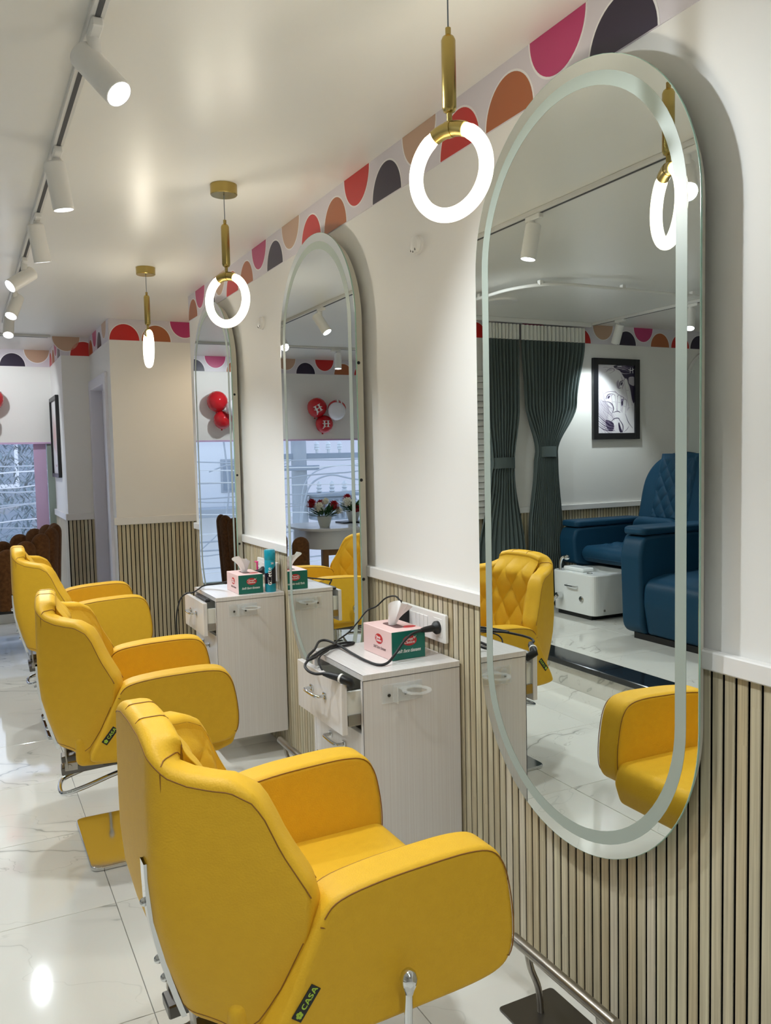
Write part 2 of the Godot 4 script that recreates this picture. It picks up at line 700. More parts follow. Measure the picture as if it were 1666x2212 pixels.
func slats(parent: Node, f: Transform3D, length: float, y0: float, y1: float, seed_: int, pitch := 0.0305, first := 0.0) -> void:
	obj("panel_backing", bb(Vector3(0, y0, 0), Vector3(length, y1, 0.0032)), M.black_backing, parent, f)
	var one := cbox(Vector3(0.0240, y1 - y0, 0.005), 0.0014).done()
	var rng := RandomNumberGenerator.new()
	rng.seed = seed_
	var x := pitch * 0.5 + first
	while x < length - 0.01:
		obj("slat", one, M.slat[rng.randi() % M.slat.size()], parent, f * at(x, (y0 + y1) / 2, 0.0055))
		x += pitch

func rail(parent: Node, f: Transform3D, length: float, y0 := 0.96, y1 := 1.0) -> void:
	obj("chair_rail", bb(Vector3(0, y0, 0), Vector3(length, y1, 0.022), 0.003), M.trim, parent, f)

func build_shell() -> void:
	# floor of 0.6 m tiles
	var fl := structure("floor", bb(Vector3(-5.3, -0.1, 2.3), Vector3(1.0, -0.004, -8.4)), M.grout)
	var tile := cbox(Vector3(0.598, 0.006, 0.598), 0.0008).done()
	for i in 9:
		for j in 19:
			var x := -0.98 - 0.6 * i + 0.3 + 1.2
			var z := -2.70 - 0.6 * j + 0.3 + 4.8
			if x > 0.5 or z > 1.9 or z < -8.2:
				continue
			if x < -3.4:
				continue
			if x < -1.9 and z > -5.5:
				continue
			obj("tile", tile, M.tile, fl, at(x, -0.003, z))
	# raised platform of the pedicure corner
	var pf := structure("floor_platform", bb(Vector3(-5.2, 0, 2.2), Vector3(-1.945, 0.13, -5.45)), M.tile)
	for j in 7:
		obj("riser_tile", bb(Vector3(-1.945, 0.001, 1.7 - j * 1.2), Vector3(-1.935, 0.13, 0.502 - j * 1.2)) if j < 6 else bb(Vector3(-1.945, 0.001, -5.5), Vector3(-1.935, 0.13, -5.45)), M.tile, pf)
	for j in 4:
		obj("granite_nosing", bb(Vector3(-2.105, 0.13, 1.98 - j * 1.86), Vector3(-1.915, 0.165, 0.122 - j * 1.86), 0.004), M.granite, pf)
	for i in 6:
		for j in 13:
			var x0 := -2.105 - 0.6 * i
			if x0 < -5.1:
				continue
			obj("tile", tile, M.tile, pf, at(x0 - 0.30, 0.162, 1.9 - 0.6 * j))
	obj("platform_bed", bb(Vector3(-5.2, 0.129, 2.2), Vector3(-2.1, 0.159, -5.45)), M.grout, pf)
	# ceiling
	structure("ceiling", bb(Vector3(-5.3, CEIL, 2.3), Vector3(1.0, CEIL + 0.15, -8.55)), M.ceiling)
	# mirror wall
	var w := structure("wall_right", bb(Vector3(0, 0, 2.2), Vector3(0.15, CEIL, -5.4)), M.wall)
	var f := wall_frame(Vector3(0, 0, -5.4), Vector3(0, 0, 1), Vector3(-1, 0, 0))
	slats(w, f, 5.85, 0.0, 0.96, 2, 0.0305, 0.0255)
	rail(w, f, 5.85)
	var items := []
	var zs := [[-1.455, DARK, true], [-1.68, PINK, false], [-1.882, BROWN, true], [-2.13, RED, true], [-2.37, TAN, false],
		[-2.60, DARK, true], [-2.839, RED, false], [-3.042, BROWN, true], [-3.292, RED, true], [-3.531, TAN, false],
		[-3.745, DARK, true], [-3.969, PINK, false], [-4.18, BROWN, true], [-4.43, RED, true], [-4.67, TAN, false],
		[-4.88, DARK, true], [-5.10, PINK, false], [-5.285, BROWN, true]]
	for it in zs:
		items.append([5.4 + it[0], it[1], it[2]])
	frieze(w, f, 5.85, items)
	structure("wall_front", bb(Vector3(-5.3, 0, 2.2), Vector3(0.15, CEIL, 2.35)), M.wall)
	structure("wall_left", bb(Vector3(-5.35, 0, 2.2), Vector3(-5.2, CEIL, -5.45)), M.wall)
	structure("wall_passage", bb(Vector3(0.9, 0, -5.3), Vector3(1.0, CEIL, -6.5)), M.wall)
	structure("wall_end", bb(Vector3(0.15, 0, -5.4), Vector3(1.0, CEIL, -5.3)), M.wall)
	# pillar that closes the room on the right, with the door in its side
	var p := structure("wall_pillar", bb(Vector3(-0.345, 0, -6.4), Vector3(0.95, CEIL, -6.56)), M.wall)
	var pfm := wall_frame(Vector3(-0.345, 0, -6.4), Vector3(1, 0, 0), Vector3(0, 0, 1))
	slats(p, pfm, 0.9, 0.0, 0.935, 7)
	obj("chair_rail", bb(Vector3(-0.022, 0.935, 0), Vector3(0.9, 0.99, 0.022), 0.003), M.trim, p, pfm)
	frieze(p, pfm, 0.9, [[0.110, RED, true], [0.340, BROWN, true], [0.555, PINK, false], [0.79, DARK, true]])
	obj("sensor", bb(Vector3(0.595, 0.86, 0.014), Vector3(0.618, 0.925, 0.03), 0.003), M.white_plastic, p, pfm)
	var ps := structure("wall_pillar_side", bb(Vector3(-0.345, 2.08, -6.56), Vector3(-0.2, CEIL, -7.45)), M.wall)
	frieze(ps, wall_frame(Vector3(-0.345, 0, -7.45), Vector3(0, 0, 1), Vector3(-1, 0, 0)), 1.05, [[0.13, BROWN, true], [0.36, PINK, false], [0.60, DARK, true], [0.85, TAN, false]])
	structure("wall_cupboard", bb(Vector3(-0.2, 0, -6.56), Vector3(0.95, CEIL, -7.45)), M.wall)
	var dr := structure("door_1", bb(Vector3(-0.27, 0, -6.66), Vector3(-0.235, 2.0, -7.37), 0.002), M.door)
	obj("door_frame", bb(Vector3(-0.365, 0, -6.56), Vector3(-0.2, 2.08, -6.66), 0.004), M.door, dr)
	obj("door_frame", bb(Vector3(-0.365, 0, -7.37), Vector3(-0.2, 2.08, -7.45), 0.004), M.door, dr)
	obj("door_frame", bb(Vector3(-0.365, 2.0, -6.66), Vector3(-0.2, 2.08, -7.37), 0.004), M.door, dr)
	obj("lock_plate", bb(Vector3(-0.285, 0.98, -6.70), Vector3(-0.27, 1.16, -6.75), 0.002), M.steel, dr)
	obj("door_handle", tube([Vector3(-0.28, 1.1, -6.72), Vector3(-0.32, 1.1, -6.72), Vector3(-0.325, 1.1, -6.75), Vector3(-0.325, 1.1, -6.84)], 0.008), M.steel, dr)
	# stepped wall beside the shop window
	var s := structure("wall_step", bb(Vector3(-0.57, 0, -7.45), Vector3(-0.2, CEIL, -8.4)), M.wall)
	var sf := wall_frame(Vector3(-0.57, 0, -7.45), Vector3(1, 0, 0), Vector3(0, 0, 1))
	slats(s, sf, 0.2135, 0.0, 0.92, 9)
	obj("chair_rail", bb(Vector3(-0.022, 0.92, 0), Vector3(0.205, 0.975, 0.022), 0.003), M.trim, s, sf)
	frieze(s, sf, 0.225, [[0.045, TAN, false], [0.18, RED, true]])
	var sl := wall_frame(Vector3(-0.57, 0, -8.4), Vector3(0, 0, 1), Vector3(-1, 0, 0))
	slats(s, sl, 0.95, 0.0, 0.92, 10)
	obj("chair_rail", bb(Vector3(0, 0.92, 0), Vector3(0.95, 0.975, 0.022), 0.003), M.trim, s, sl)
	frieze(s, sl, 0.95, [[0.12, RED, true], [0.36, BROWN, true], [0.58, PINK, false], [0.82, DARK, true]])
	# street wall with the shop window under it
	var fw := structure("wall_back", bb(Vector3(-3.1, 1.6, -8.4), Vector3(-0.2, CEIL, -8.55)), M.wall)
	obj("window_lintel_trim", bb(Vector3(-3.1, 1.585, -8.395), Vector3(-0.57, 1.6, -8.55)), M.tape, fw)
	frieze(fw, wall_frame(Vector3(-2.95, 0, -8.4), Vector3(1, 0, 0), Vector3(0, 0, 1)), 2.38, [[2.27, TAN, false], [2.06, DARK, true], [1.84, PINK, false], [1.62, BROWN, true], [1.39, RED, true], [1.08, TAN, false], [0.86, DARK, true], [0.64, RED, false], [0.42, BROWN, true], [0.18, RED, true]])
	structure("wall_back_pier", bb(Vector3(-0.57, 0, -8.4), Vector3(-0.2, 1.6, -8.55)), M.wall)
	var kerb := structure("floor_kerb", bb(Vector3(-2.95, 0, -8.0), Vector3(-0.57, 0.11, -8.55), 0.004), M.tile)
	kerb.set_meta("kind", "structure")
	var wn := structure("window_1", bb(Vector3(-2.95, 0.11, -8.44), Vector3(-0.57, 0.135, -8.50)), M.window_frame)
	obj("window_frame", bb(Vector3(-0.63, 0.135, -8.42), Vector3(-0.57, 1.585, -8.50), 0.003), M.window_frame, wn)
	obj("window_frame", bb(Vector3(-2.95, 0.135, -8.42), Vector3(-2.90, 1.585, -8.50), 0.003), M.window_frame, wn)
	obj("mullion", bb(Vector3(-1.80, 0.135, -8.445), Vector3(-1.765, 1.585, -8.495), 0.003), M.window_frame, wn)
	obj("pane", bb(Vector3(-1.765, 0.135, -8.465), Vector3(-0.63, 1.585, -8.471)), M.pane, wn)
	obj("pane", bb(Vector3(-2.90, 0.135, -8.465), Vector3(-1.80, 1.585, -8.471)), M.pane, wn)
	obj("tape_strip", bb(Vector3(-0.745, 0.3, -8.4625), Vector3(-0.635, 1.585, -8.4645)), M.tape, wn)
	# partition wall with the picture
	var pw := structure("wall_partition", bb(Vector3(-5.2, 0.0, -5.45), Vector3(-2.2, CEIL, -5.57)), M.wall)
	var pwf := wall_frame(Vector3(-5.2, 0, -5.45), Vector3(1, 0, 0), Vector3(0, 0, 1))
	slats(pw, pwf, 3.0, 0.165, 0.925, 12)
	obj("chair_rail", bb(Vector3(0, 0.925, 0), Vector3(3.0, 0.97, 0.022), 0.003), M.trim, pw, pwf)
	frieze(pw, pwf, 3.0, [[0.28, TAN, false], [0.50, DARK, true], [0.73, RED, true], [0.97, BROWN, true], [1.164, PINK, false], [1.355, DARK, true], [1.612, TAN, false], [1.85, RED, true], [2.09, BROWN, true], [2.33, PINK, false], [2.57, DARK, true], [2.88, RED, true]])
	structure("wall_side", bb(Vector3(-3.07, 0, -5.57), Vector3(-2.95, CEIL, -8.55)), M.wall)

# ---------------------------------------------------------------- lamps
func track_rail(label: String, a: Vector3, b: Vector3, group: String) -> void:
	var len_ := a.distance_to(b)
	var d := (b - a).normalized()
	var f := Transform3D(Basis(d, Vector3.UP, d.cross(Vector3.UP)), a)
	var t := thing("light_track", label, "light track", a, 0.0, group)
	t.transform = f
	obj("rail_body", bb(Vector3(0, -0.02, -0.017), Vector3(len_, 0, 0.017), 0.002), M.track, t)
	obj("slot", bb(Vector3(0.02, -0.0215, -0.006), Vector3(len_ - 0.02, -0.0195, 0.006)), M.track_slot, t)

func spot(mount: Vector3, dir: Vector3, energy: float, label: String, yaw := 0.0, cone := 56.0, group := "track spotlights") -> void:
	var t := thing("track_spotlight", label, "spotlight", mount, 0.0, group)
	var d := dir.normalized()
	obj("adapter", B.new().add(cbox(Vector3(0.026, 0.022, 0.10), 0.003), at(0, -0.031, 0.02)).add(cyl(0.016, 0.035, 16, 0.002), at(0, -0.075, 0)), M.white_plastic, t, rot(Vector3(0, yaw, 0)))
	var piv := Vector3(0, -0.108, 0)
	obj("stem", tube([Vector3(0, -0.07, 0), piv], 0.008), M.white_plastic, t)
	var back := piv - d * 0.055
	var prof := [Vector2(0, 0), Vector2(0.030, 0), Vector2(0.034, 0.004), Vector2(0.034, 0.152), Vector2(0.031, 0.152), Vector2(0.030, 0.140), Vector2(0, 0.140)]
	obj("lamp_head", lathe(prof, 28), M.white_plastic, t, aim(d, back))
	obj("lamp_lens", lathe([Vector2(0, 0.0), Vector2(0.0295, 0.0), Vector2(0.0295, 0.004), Vector2(0, 0.006)], 24), M.lens, t, aim(d, back + d * 0.1405))
	var l := SpotLight3D.new()
	l.name = "spot_beam"
	l.light_color = Color("edf5fa")
	l.light_energy = energy * SPOT_POWER
	l.spot_angle = cone
	l.spot_angle_attenuation = 0.6
	l.spot_range = 14.0
	l.spot_attenuation = 2.0
	l.light_size = 0.03
	l.shadow_enabled = true
	t.add_child(l)
	l.position = back + d * 0.156
	l.basis = Basis.looking_at(d, Vector3.UP if absf(d.y) < 0.98 else Vector3.RIGHT)

func pendant(pos: Vector3, azimuth: float, label: String) -> void:
	var t := thing("ring_pendant", label, "pendant lamp", pos, 0.0, "brass ring pendants before the mirrors")
	obj("canopy", lathe([Vector2(0, 0), Vector2(0.051, 0), Vector2(0.051, -0.036), Vector2(0.048, -0.039), Vector2(0, -0.039)], 32), M.brass, t)
	obj("cord", tube([Vector3(0, -0.039, 0), Vector3(0, -0.145, 0)], 0.0016, 6), M.cable_dark, t)
	obj("stem", lathe([Vector2(0, -0.130), Vector2(0.006, -0.131), Vector2(0.006, -0.145), Vector2(0.0125, -0.150), Vector2(0.0155, -0.157), Vector2(0.0155, -0.297), Vector2(0.0125, -0.305), Vector2(0.006, -0.309), Vector2(0.006, -0.325), Vector2(0, -0.326)], 24), M.brass, t)
	var R := 0.090
	var c := Vector3(0, -0.432, 0)
	var b := Basis.from_euler(Vector3(0, -azimuth * PI / 180.0, 0))
	var arc := []
	for i in 65:
		var a := deg_to_rad(90.0 + 25.0 + 310.0 * i / 64.0)
		arc.append(Vector3(cos(a) * R, sin(a) * R, 0))
	var rads := []
	for i in 65:
		rads.append(0.0158 if i > 1 and i < 63 else 0.0145)
	obj("lamp_ring", tube(arc, rads, 16), M.ring, t, Transform3D(b, c))
	var arc2 := []
	for i in 13:
		var a := deg_to_rad(65.0 + 50.0 * i / 12.0)
		arc2.append(Vector3(cos(a) * R, sin(a) * R, 0))
	obj("ring_holder", B.new().add(tube(arc2, 0.0165, 16)).add(tube(arc2.slice(5, 8), 0.0178, 16)), M.brass, t, Transform3D(b, c))
	for s in [-1, 1]:
		var l := OmniLight3D.new()
		l.name = "ring_light" if s < 0 else "ring_light_001"
		l.light_color = Color("fbf2de")
		l.light_energy = RING_POWER
		l.omni_range = 12.0
		l.omni_attenuation = 2.0
		l.light_size = 0.012
		l.shadow_enabled = true
		t.add_child(l)
		l.position = c + b * Vector3(R * s, 0, 0)

func build_lights() -> void:
	track_rail("long white lighting track on the ceiling parallel to the mirror wall", Vector3(-1.02, CEIL, 1.6), Vector3(-1.02, CEIL, -6.75), "lighting tracks")
	track_rail("short white lighting track on the ceiling over the window table", Vector3(-0.65, CEIL, -7.4), Vector3(-2.7, CEIL, -7.4), "lighting tracks")
	track_rail("white lighting track on the ceiling over the blue pedicure armchairs", Vector3(-3.42, CEIL, 0.5), Vector3(-3.42, CEIL, -5.4), "lighting tracks")
	spot(Vector3(-1.02, CEIL, 0.4), Vector3(0.0, -0.9, -0.2), 2.6, "track spotlight on the ceiling above the viewer, out of the picture")
	spot(Vector3(-1.02, CEIL, 1.25), Vector3(0.0, -0.9, -0.1), 2.6, "rearmost spotlight of the long track, outside the picture")
	spot(Vector3(-1.02, CEIL, -0.45), Vector3(0.0, -0.95, 0.0), 2.6, "spotlight on the long track just over the viewer")
	spot(Vector3(-1.02, CEIL, -1.3), Vector3(0.0, -0.95, -0.1), 3.4, "track spotlight on the long track ahead of the largest one in view")
	spot(Vector3(-1.02, CEIL, -2.13), Vector3(0.45, -0.72, 0.5), 5.0, "largest track spotlight with its bright round lens turned to the viewer")
	spot(Vector3(-1.02, CEIL, -3.0), Vector3(0.16, -0.97, -0.06), 5.0, "second track spotlight on the long track, pointing almost straight down")
	spot(Vector3(-1.02, CEIL, -3.8), Vector3(0.16, -0.95, -0.18), 5.0, "third track spotlight on the long track, its lens hidden by the barrel")
	spot(Vector3(-1.02, CEIL, -4.62), Vector3(-0.74, -0.57, 0.35), 5.0, "fourth track spotlight, tilted away from the mirror wall to the left")
	spot(Vector3(-1.02, CEIL, -5.4), Vector3(-0.33, -0.82, 0.47), 5.0, "fifth track spotlight, just behind the one tilted to the left")
	spot(Vector3(-1.02, CEIL, -6.2), Vector3(-0.1, -0.82, 0.56), 5.0, "farthest spotlight of the long track, facing the viewer over the shop window")
	spot(Vector3(-2.03, CEIL, -7.4), Vector3(0.05, -1, 0.1), 2.2, "spotlight over the white table, seen in the middle oval mirror", 90.0)
	spot(Vector3(-1.32, CEIL, -7.4), Vector3(0.25, -0.62, -0.75), 2.6, "spotlight on the short track aimed at the wall over the shop window", 90.0)
	spot(Vector3(-3.42, CEIL, -5.08), Vector3(0.0, -0.93, -0.36), 4.0, "spotlight aimed at the framed portrait, seen in the nearest mirror", 0.0, 44.0)
	spot(Vector3(-3.42, CEIL, -4.35), Vector3(0.35, -0.9, 0.25), 4.0, "spotlight over the nearer blue armchair at the mirror's right rim")
	spot(Vector3(-3.42, CEIL, -2.6), Vector3(0.2, -0.95, 0.1), 5.0, "spotlight over the raised platform, outside the picture")
	spot(Vector3(-3.42, CEIL, -0.6), Vector3(0.2, -0.95, -0.1), 5.0, "rearmost spotlight over the raised platform, outside the picture")
	var dl := thing("downlight", "round warm downlight on the ceiling of the passage beside the pillar", "downlight", Vector3(0.5, CEIL, -5.85))
	obj("trim_ring", lathe([Vector2(0.055, 0), Vector2(0.085, 0), Vector2(0.083, -0.008), Vector2(0.055, -0.006)], 32), M.white_plastic, dl)
	obj("lamp_diffuser", lathe([Vector2(0, -0.001), Vector2(0.056, -0.001), Vector2(0.05, -0.005), Vector2(0, -0.006)], 32), M.ring, dl)
	var dll := SpotLight3D.new()
	dll.name = "downlight_beam"
	dll.light_color = Color("ffe8c4")
	dll.light_energy = 0.34
	dll.spot_angle = 80.0
	dll.spot_angle_attenuation = 0.8
	dll.spot_range = 12.0
	dll.spot_attenuation = 2.0
	dll.light_size = 0.05
	dll.shadow_enabled = true
	dl.add_child(dll)
	dll.position = Vector3(0, -0.06, 0)
	dll.basis = Basis.looking_at(Vector3.DOWN, Vector3.RIGHT)
	pendant(Vector3(-0.375, CEIL, -1.58), 64.0, "nearest brass pendant with a glowing ring, beside the largest oval mirror")
	pendant(Vector3(-0.407, CEIL, -3.17), 56.0, "middle brass pendant with a glowing ring and round ceiling plate")
	pendant(Vector3(-0.410, CEIL, -4.67), 92.0, "farthest brass pendant, its glowing ring seen edge-on before the pillar")

# ---------------------------------------------------------------- mirrors
func stadium(r: float, y0: float, y1: float, seg := 40) -> PackedVector2Array:
	var q := PackedVector2Array()
	for i in seg + 1:
		var a := PI * i / seg
		q.append(Vector2(cos(a) * r, y1 - r + sin(a) * r))
	for i in seg + 1:
		var a := PI + PI * i / seg
		q.append(Vector2(cos(a) * r, y0 + r + sin(a) * r))
	return q

func ring_plate(outer: PackedVector2Array, inner: PackedVector2Array, z: float) -> B:
	var m := B.new()
	var k := outer.size()
	for i in k:
		var j := (i + 1) % k
		m.flat([Vector3(outer[i].x, outer[i].y, z), Vector3(outer[j].x, outer[j].y, z), Vector3(inner[j].x, inner[j].y, z), Vector3(inner[i].x, inner[i].y, z)], Vector3(0, 0, 1))
	return m

func build_mirrors() -> void:
	var labels := ["nearest tall oval mirror with a frosted band, beside the wooden slats", "middle tall oval mirror between the two white drawer cabinets", "farthest oval mirror, partly hidden behind the middle ring pendant"]
	var y0 := 0.44
	var y1 := 2.295
	var glass := extr(stadium(0.395, y0, y1), 0.005, 0.0008, 1).done()
	var first: Node3D = null
	var zs := [-1.58, -3.165, -4.725]
	for i in 3:
		if first == null:
			first = thing("oval_mirror", labels[0], "mirror", Vector3(0, 0, zs[0]), -PI / 2, "tall oval mirrors on the wall")
			obj("back_box", extr(stadium(0.372, y0 + 0.023, y1 - 0.023), 0.036, 0.0), M.mirror_box, first, at(0, 0, 0.0345))
			obj("rim", extr(stadium(0.3955, y0 - 0.0005, y1 + 0.0005), 0.0044, 0.0), M.glass_edge, first, at(0, 0, 0.0525))
			obj("mirror_glass", glass, M.mirror, first, at(0, 0, 0.0528))
			obj("frosted_band", ring_plate(stadium(0.363, y0 + 0.032, y1 - 0.032), stadium(0.333, y0 + 0.062, y1 - 0.062), 0.0556), M.frost, first)
			var sc := cyl(0.006, 0.002, 12).done()
			for y in [0.95, 1.32, 1.75]:
				obj("screw", sc, M.black, first, Transform3D(Basis.from_euler(Vector3(0, 0, -PI / 2)), Vector3(0.372, y, 0.034)))
				obj("screw", sc, M.black, first, Transform3D(Basis.from_euler(Vector3(0, 0, PI / 2)), Vector3(-0.372, y, 0.034)))
		else:
			copy_of(first, Vector3(0, 0, zs[i]), labels[i])

# ---------------------------------------------------------------- yellow styling chairs
# shape of the wrap-around back: distance along the U runs from one wing tip to the other
# outer line in plan: wing tips at WT, rear corners at WC, corners rounded
const WT := Vector2(-0.060, 0.311)
const WC := Vector2(-0.303, 0.172)
const WR := 0.060
const YAW := 0.5

func u_parts() -> Array:
	# [wing length, arc length, half of the straight rear, turn]
	var d := (WC - WT).normalized()
	var turn := acos(d.dot(Vector2(0, -1)))
	var t := WR * tan(turn * 0.5)
	return [WT.distance_to(WC) - t, WR * turn, WC.y - t, turn]

func u_len() -> float:
	var q := u_parts()
	return 2.0 * (q[0] + q[1] + q[2])

func u_at(s: float) -> Array:
	# [position in plan (x, z) on the middle of the shell, outward normal (x, z)]
	var q := u_parts()
	var L: float = 2.0 * (q[0] + q[1] + q[2])
	var far: bool = s > L * 0.5
	if far:
		s = L - s
	var d := (WC - WT).normalized()
	var n := Vector2(d.y, -d.x)
	if n.y < 0.0:
		n = -n
	var p: Vector2
	if s < q[0]:
		p = WT + d * s
	elif s < q[0] + q[1]:
		var c: Vector2 = WT + d * q[0] - n * WR
		n = n.rotated((s - q[0]) / WR)
		p = c + n * WR
	else:
		n = Vector2(-1, 0)
		p = Vector2(WC.x, q[2] - (s - q[0] - q[1]))
	p -= n * 0.034
	if far:
		return [Vector2(p.x, -p.y), Vector2(n.x, -n.y)]
	return [p, n]

func lerp_tab(tab: Array, x: float) -> float:
	for i in tab.size() - 1:
		if x <= tab[i + 1][0]:
			var t := clampf((x - tab[i][0]) / (tab[i + 1][0] - tab[i][0]), 0.0, 1.0)
			return lerpf(tab[i][1], tab[i + 1][1], t)
	return tab[tab.size() - 1][1]

var top_tab := [[0.0, 0.638], [0.004, 0.655], [0.012, 0.675], [0.036, 0.713], [0.059, 0.750], [0.088, 0.812], [0.107, 0.838], [0.145, 0.858], [0.179, 0.862], [0.217, 0.870], [0.25, 0.884], [0.279, 0.905], [0.31, 0.922], [0.36, 0.934], [0.46, 0.938]]
var bot_tab := [[0.0, 0.630], [0.004, 0.615], [0.024, 0.558], [0.067, 0.472], [0.092, 0.434], [0.11, 0.412], [0.135, 0.396], [0.165, 0.390], [0.20, 0.400], [0.25, 0.410], [0.46, 0.412]]

func back_top(s: float) -> float:
	return lerp_tab(top_tab, minf(s, u_len() - s))

func back_bot(s: float) -> float:
	return lerp_tab(bot_tab, minf(s, u_len() - s))

func lean(y: float, s: float) -> float:
	var side := minf(s, u_len() - s)
	var w := smoothstep(0.08, 0.30, side)
	return w * (0.055 * pow(clampf((0.64 - y) / 0.24, 0.0, 1.0), 1.5) - 0.006 * clampf((y - 0.64) / 0.3, 0.0, 1.0))

func back_point(s: float, off: float, y: float) -> Vector3:
	var q: Array = u_at(s)
	return Vector3(q[0].x + q[1].x * off + lean(y, s), y, q[0].y + q[1].y * off)

func chair_back_shell() -> B:
	var L := u_len()
	var st := []
	for i in 13:
		st.append(0.05 * pow(float(i) / 12, 2.0))
	for i in range(1, 57):
		st.append(0.05 + (L - 0.1) * i / 57.0)
	for i in 13:
		st.append(L - 0.05 * pow(float(12 - i) / 12, 2.0))
	var th := 0.068
	var ring_n := 44
	var fn := func(u: float, v: float) -> Vector3:
		var s: float = st[int(round(u * (st.size() - 1)))]
		var y0 := back_bot(s)
		var y1 := back_top(s)
		var h := y1 - y0
		var side := minf(s, L - s)
		var tt := th * clampf(sqrt(clampf(side / 0.018, 0.0, 1.0)), 0.12, 1.0)
		var r := minf(0.020, minf(h, tt) * 0.48)
		var k := int(round(v * ring_n)) % ring_n
		# corner arcs of 6 points each, long sides of 5 between
		var hw := tt / 2
		var pos := Vector2.ZERO
		var seq := k
		var corner := seq / 11
		var inside := seq % 11
		var cs := [Vector2(hw - r, y1 - r), Vector2(-hw + r, y1 - r), Vector2(-hw + r, y0 + r), Vector2(hw - r, y0 + r)]
		if inside < 6:
			var a := PI * 0.5 * corner + PI * 0.5 * inside / 5.0
			pos = cs[corner] + Vector2(cos(a), sin(a)) * r
		else:
			var a2 := PI * 0.5 * corner + PI * 0.5
			var p0: Vector2 = cs[corner] + Vector2(cos(a2), sin(a2)) * r
			var p1: Vector2 = cs[(corner + 1) % 4] + Vector2(cos(a2), sin(a2)) * r
			pos = p0.lerp(p1, (inside - 5) / 6.0)
			if corner == 3:
				pos.x += 0.006 * sin(PI * (inside - 5) / 6.0) * clampf(h / 0.4, 0, 1)
		return back_point(s, pos.x, pos.y)
	return surf(fn, st.size() - 1, ring_n, false, 1.0)

func chair_quilt() -> B:
	var L := u_len()
	var s0 := 0.05
	var fn := func(u: float, v: float) -> Vector3:
		var s := s0 + (L - 2 * s0) * u
		var y1 := back_top(s) - 0.012
		var y0 := maxf(back_bot(s) + 0.012, 0.445)
		y0 = minf(y0, y1 - 0.01)
		var y := lerpf(y0, y1, v)
		var edge := smoothstep(0.0, 0.05, u) * smoothstep(0.0, 0.05, 1.0 - u) * smoothstep(0.0, 0.20, 1.0 - v) * smoothstep(0.0, 0.06, v)
		var side := minf(s, L - s)
		var rear := smoothstep(0.14, 0.30, side)
		var A := s / 0.112 + y / 0.155
		var C := s / 0.112 - y / 0.155
		var q := pow(absf(sin(PI * A)) * absf(sin(PI * C)), 0.42)
		var pad := 0.034 - 0.002 + edge * (0.010 + 0.030 * rear + 0.030 * rear * clampf((0.75 - y) / 0.3, 0.0, 1.0)) + 0.011 * q * edge
		return back_point(s, -pad, y)
	return surf(fn, 190, 64, false, 1.0)

func shell_line(off: float, dy: float, from := 0.02, to := 0.98, low := false) -> Array:
	var out := []
	var L := u_len()
	for i in 81:
		var s := L * lerpf(from, to, i / 80.0)
		out.append(back_point(s, off, (back_bot(s) if low else back_top(s)) + dy))
	return out

func cross_seam(s: float) -> Array:
	var out := []
	for i in 9:
		var o := lerpf(-0.03, 0.03, i / 8.0)
		out.append(back_point(s, o, back_top(s) + 0.0006 - (0.009 * pow(absf(o) / 0.03, 6.0))))
	return out

func arm_poly() -> PackedVector2Array:
	var q := []
	for p in [[-0.055, 0.622], [-0.022, 0.650], [0.06, 0.664], [0.16, 0.670], [0.245, 0.671], [0.297, 0.660], [0.325, 0.625], [0.340, 0.56], [0.346, 0.49], [0.339, 0.440], [0.312, 0.413], [0.25, 0.401], [0.14, 0.396], [0.03, 0.392], [-0.08, 0.390], [-0.148, 0.398], [-0.150, 0.425], [-0.120, 0.485], [-0.085, 0.560]]:
		q.append(Vector2(p[0], p[1]))
	return PackedVector2Array(curve(q, 4, true))

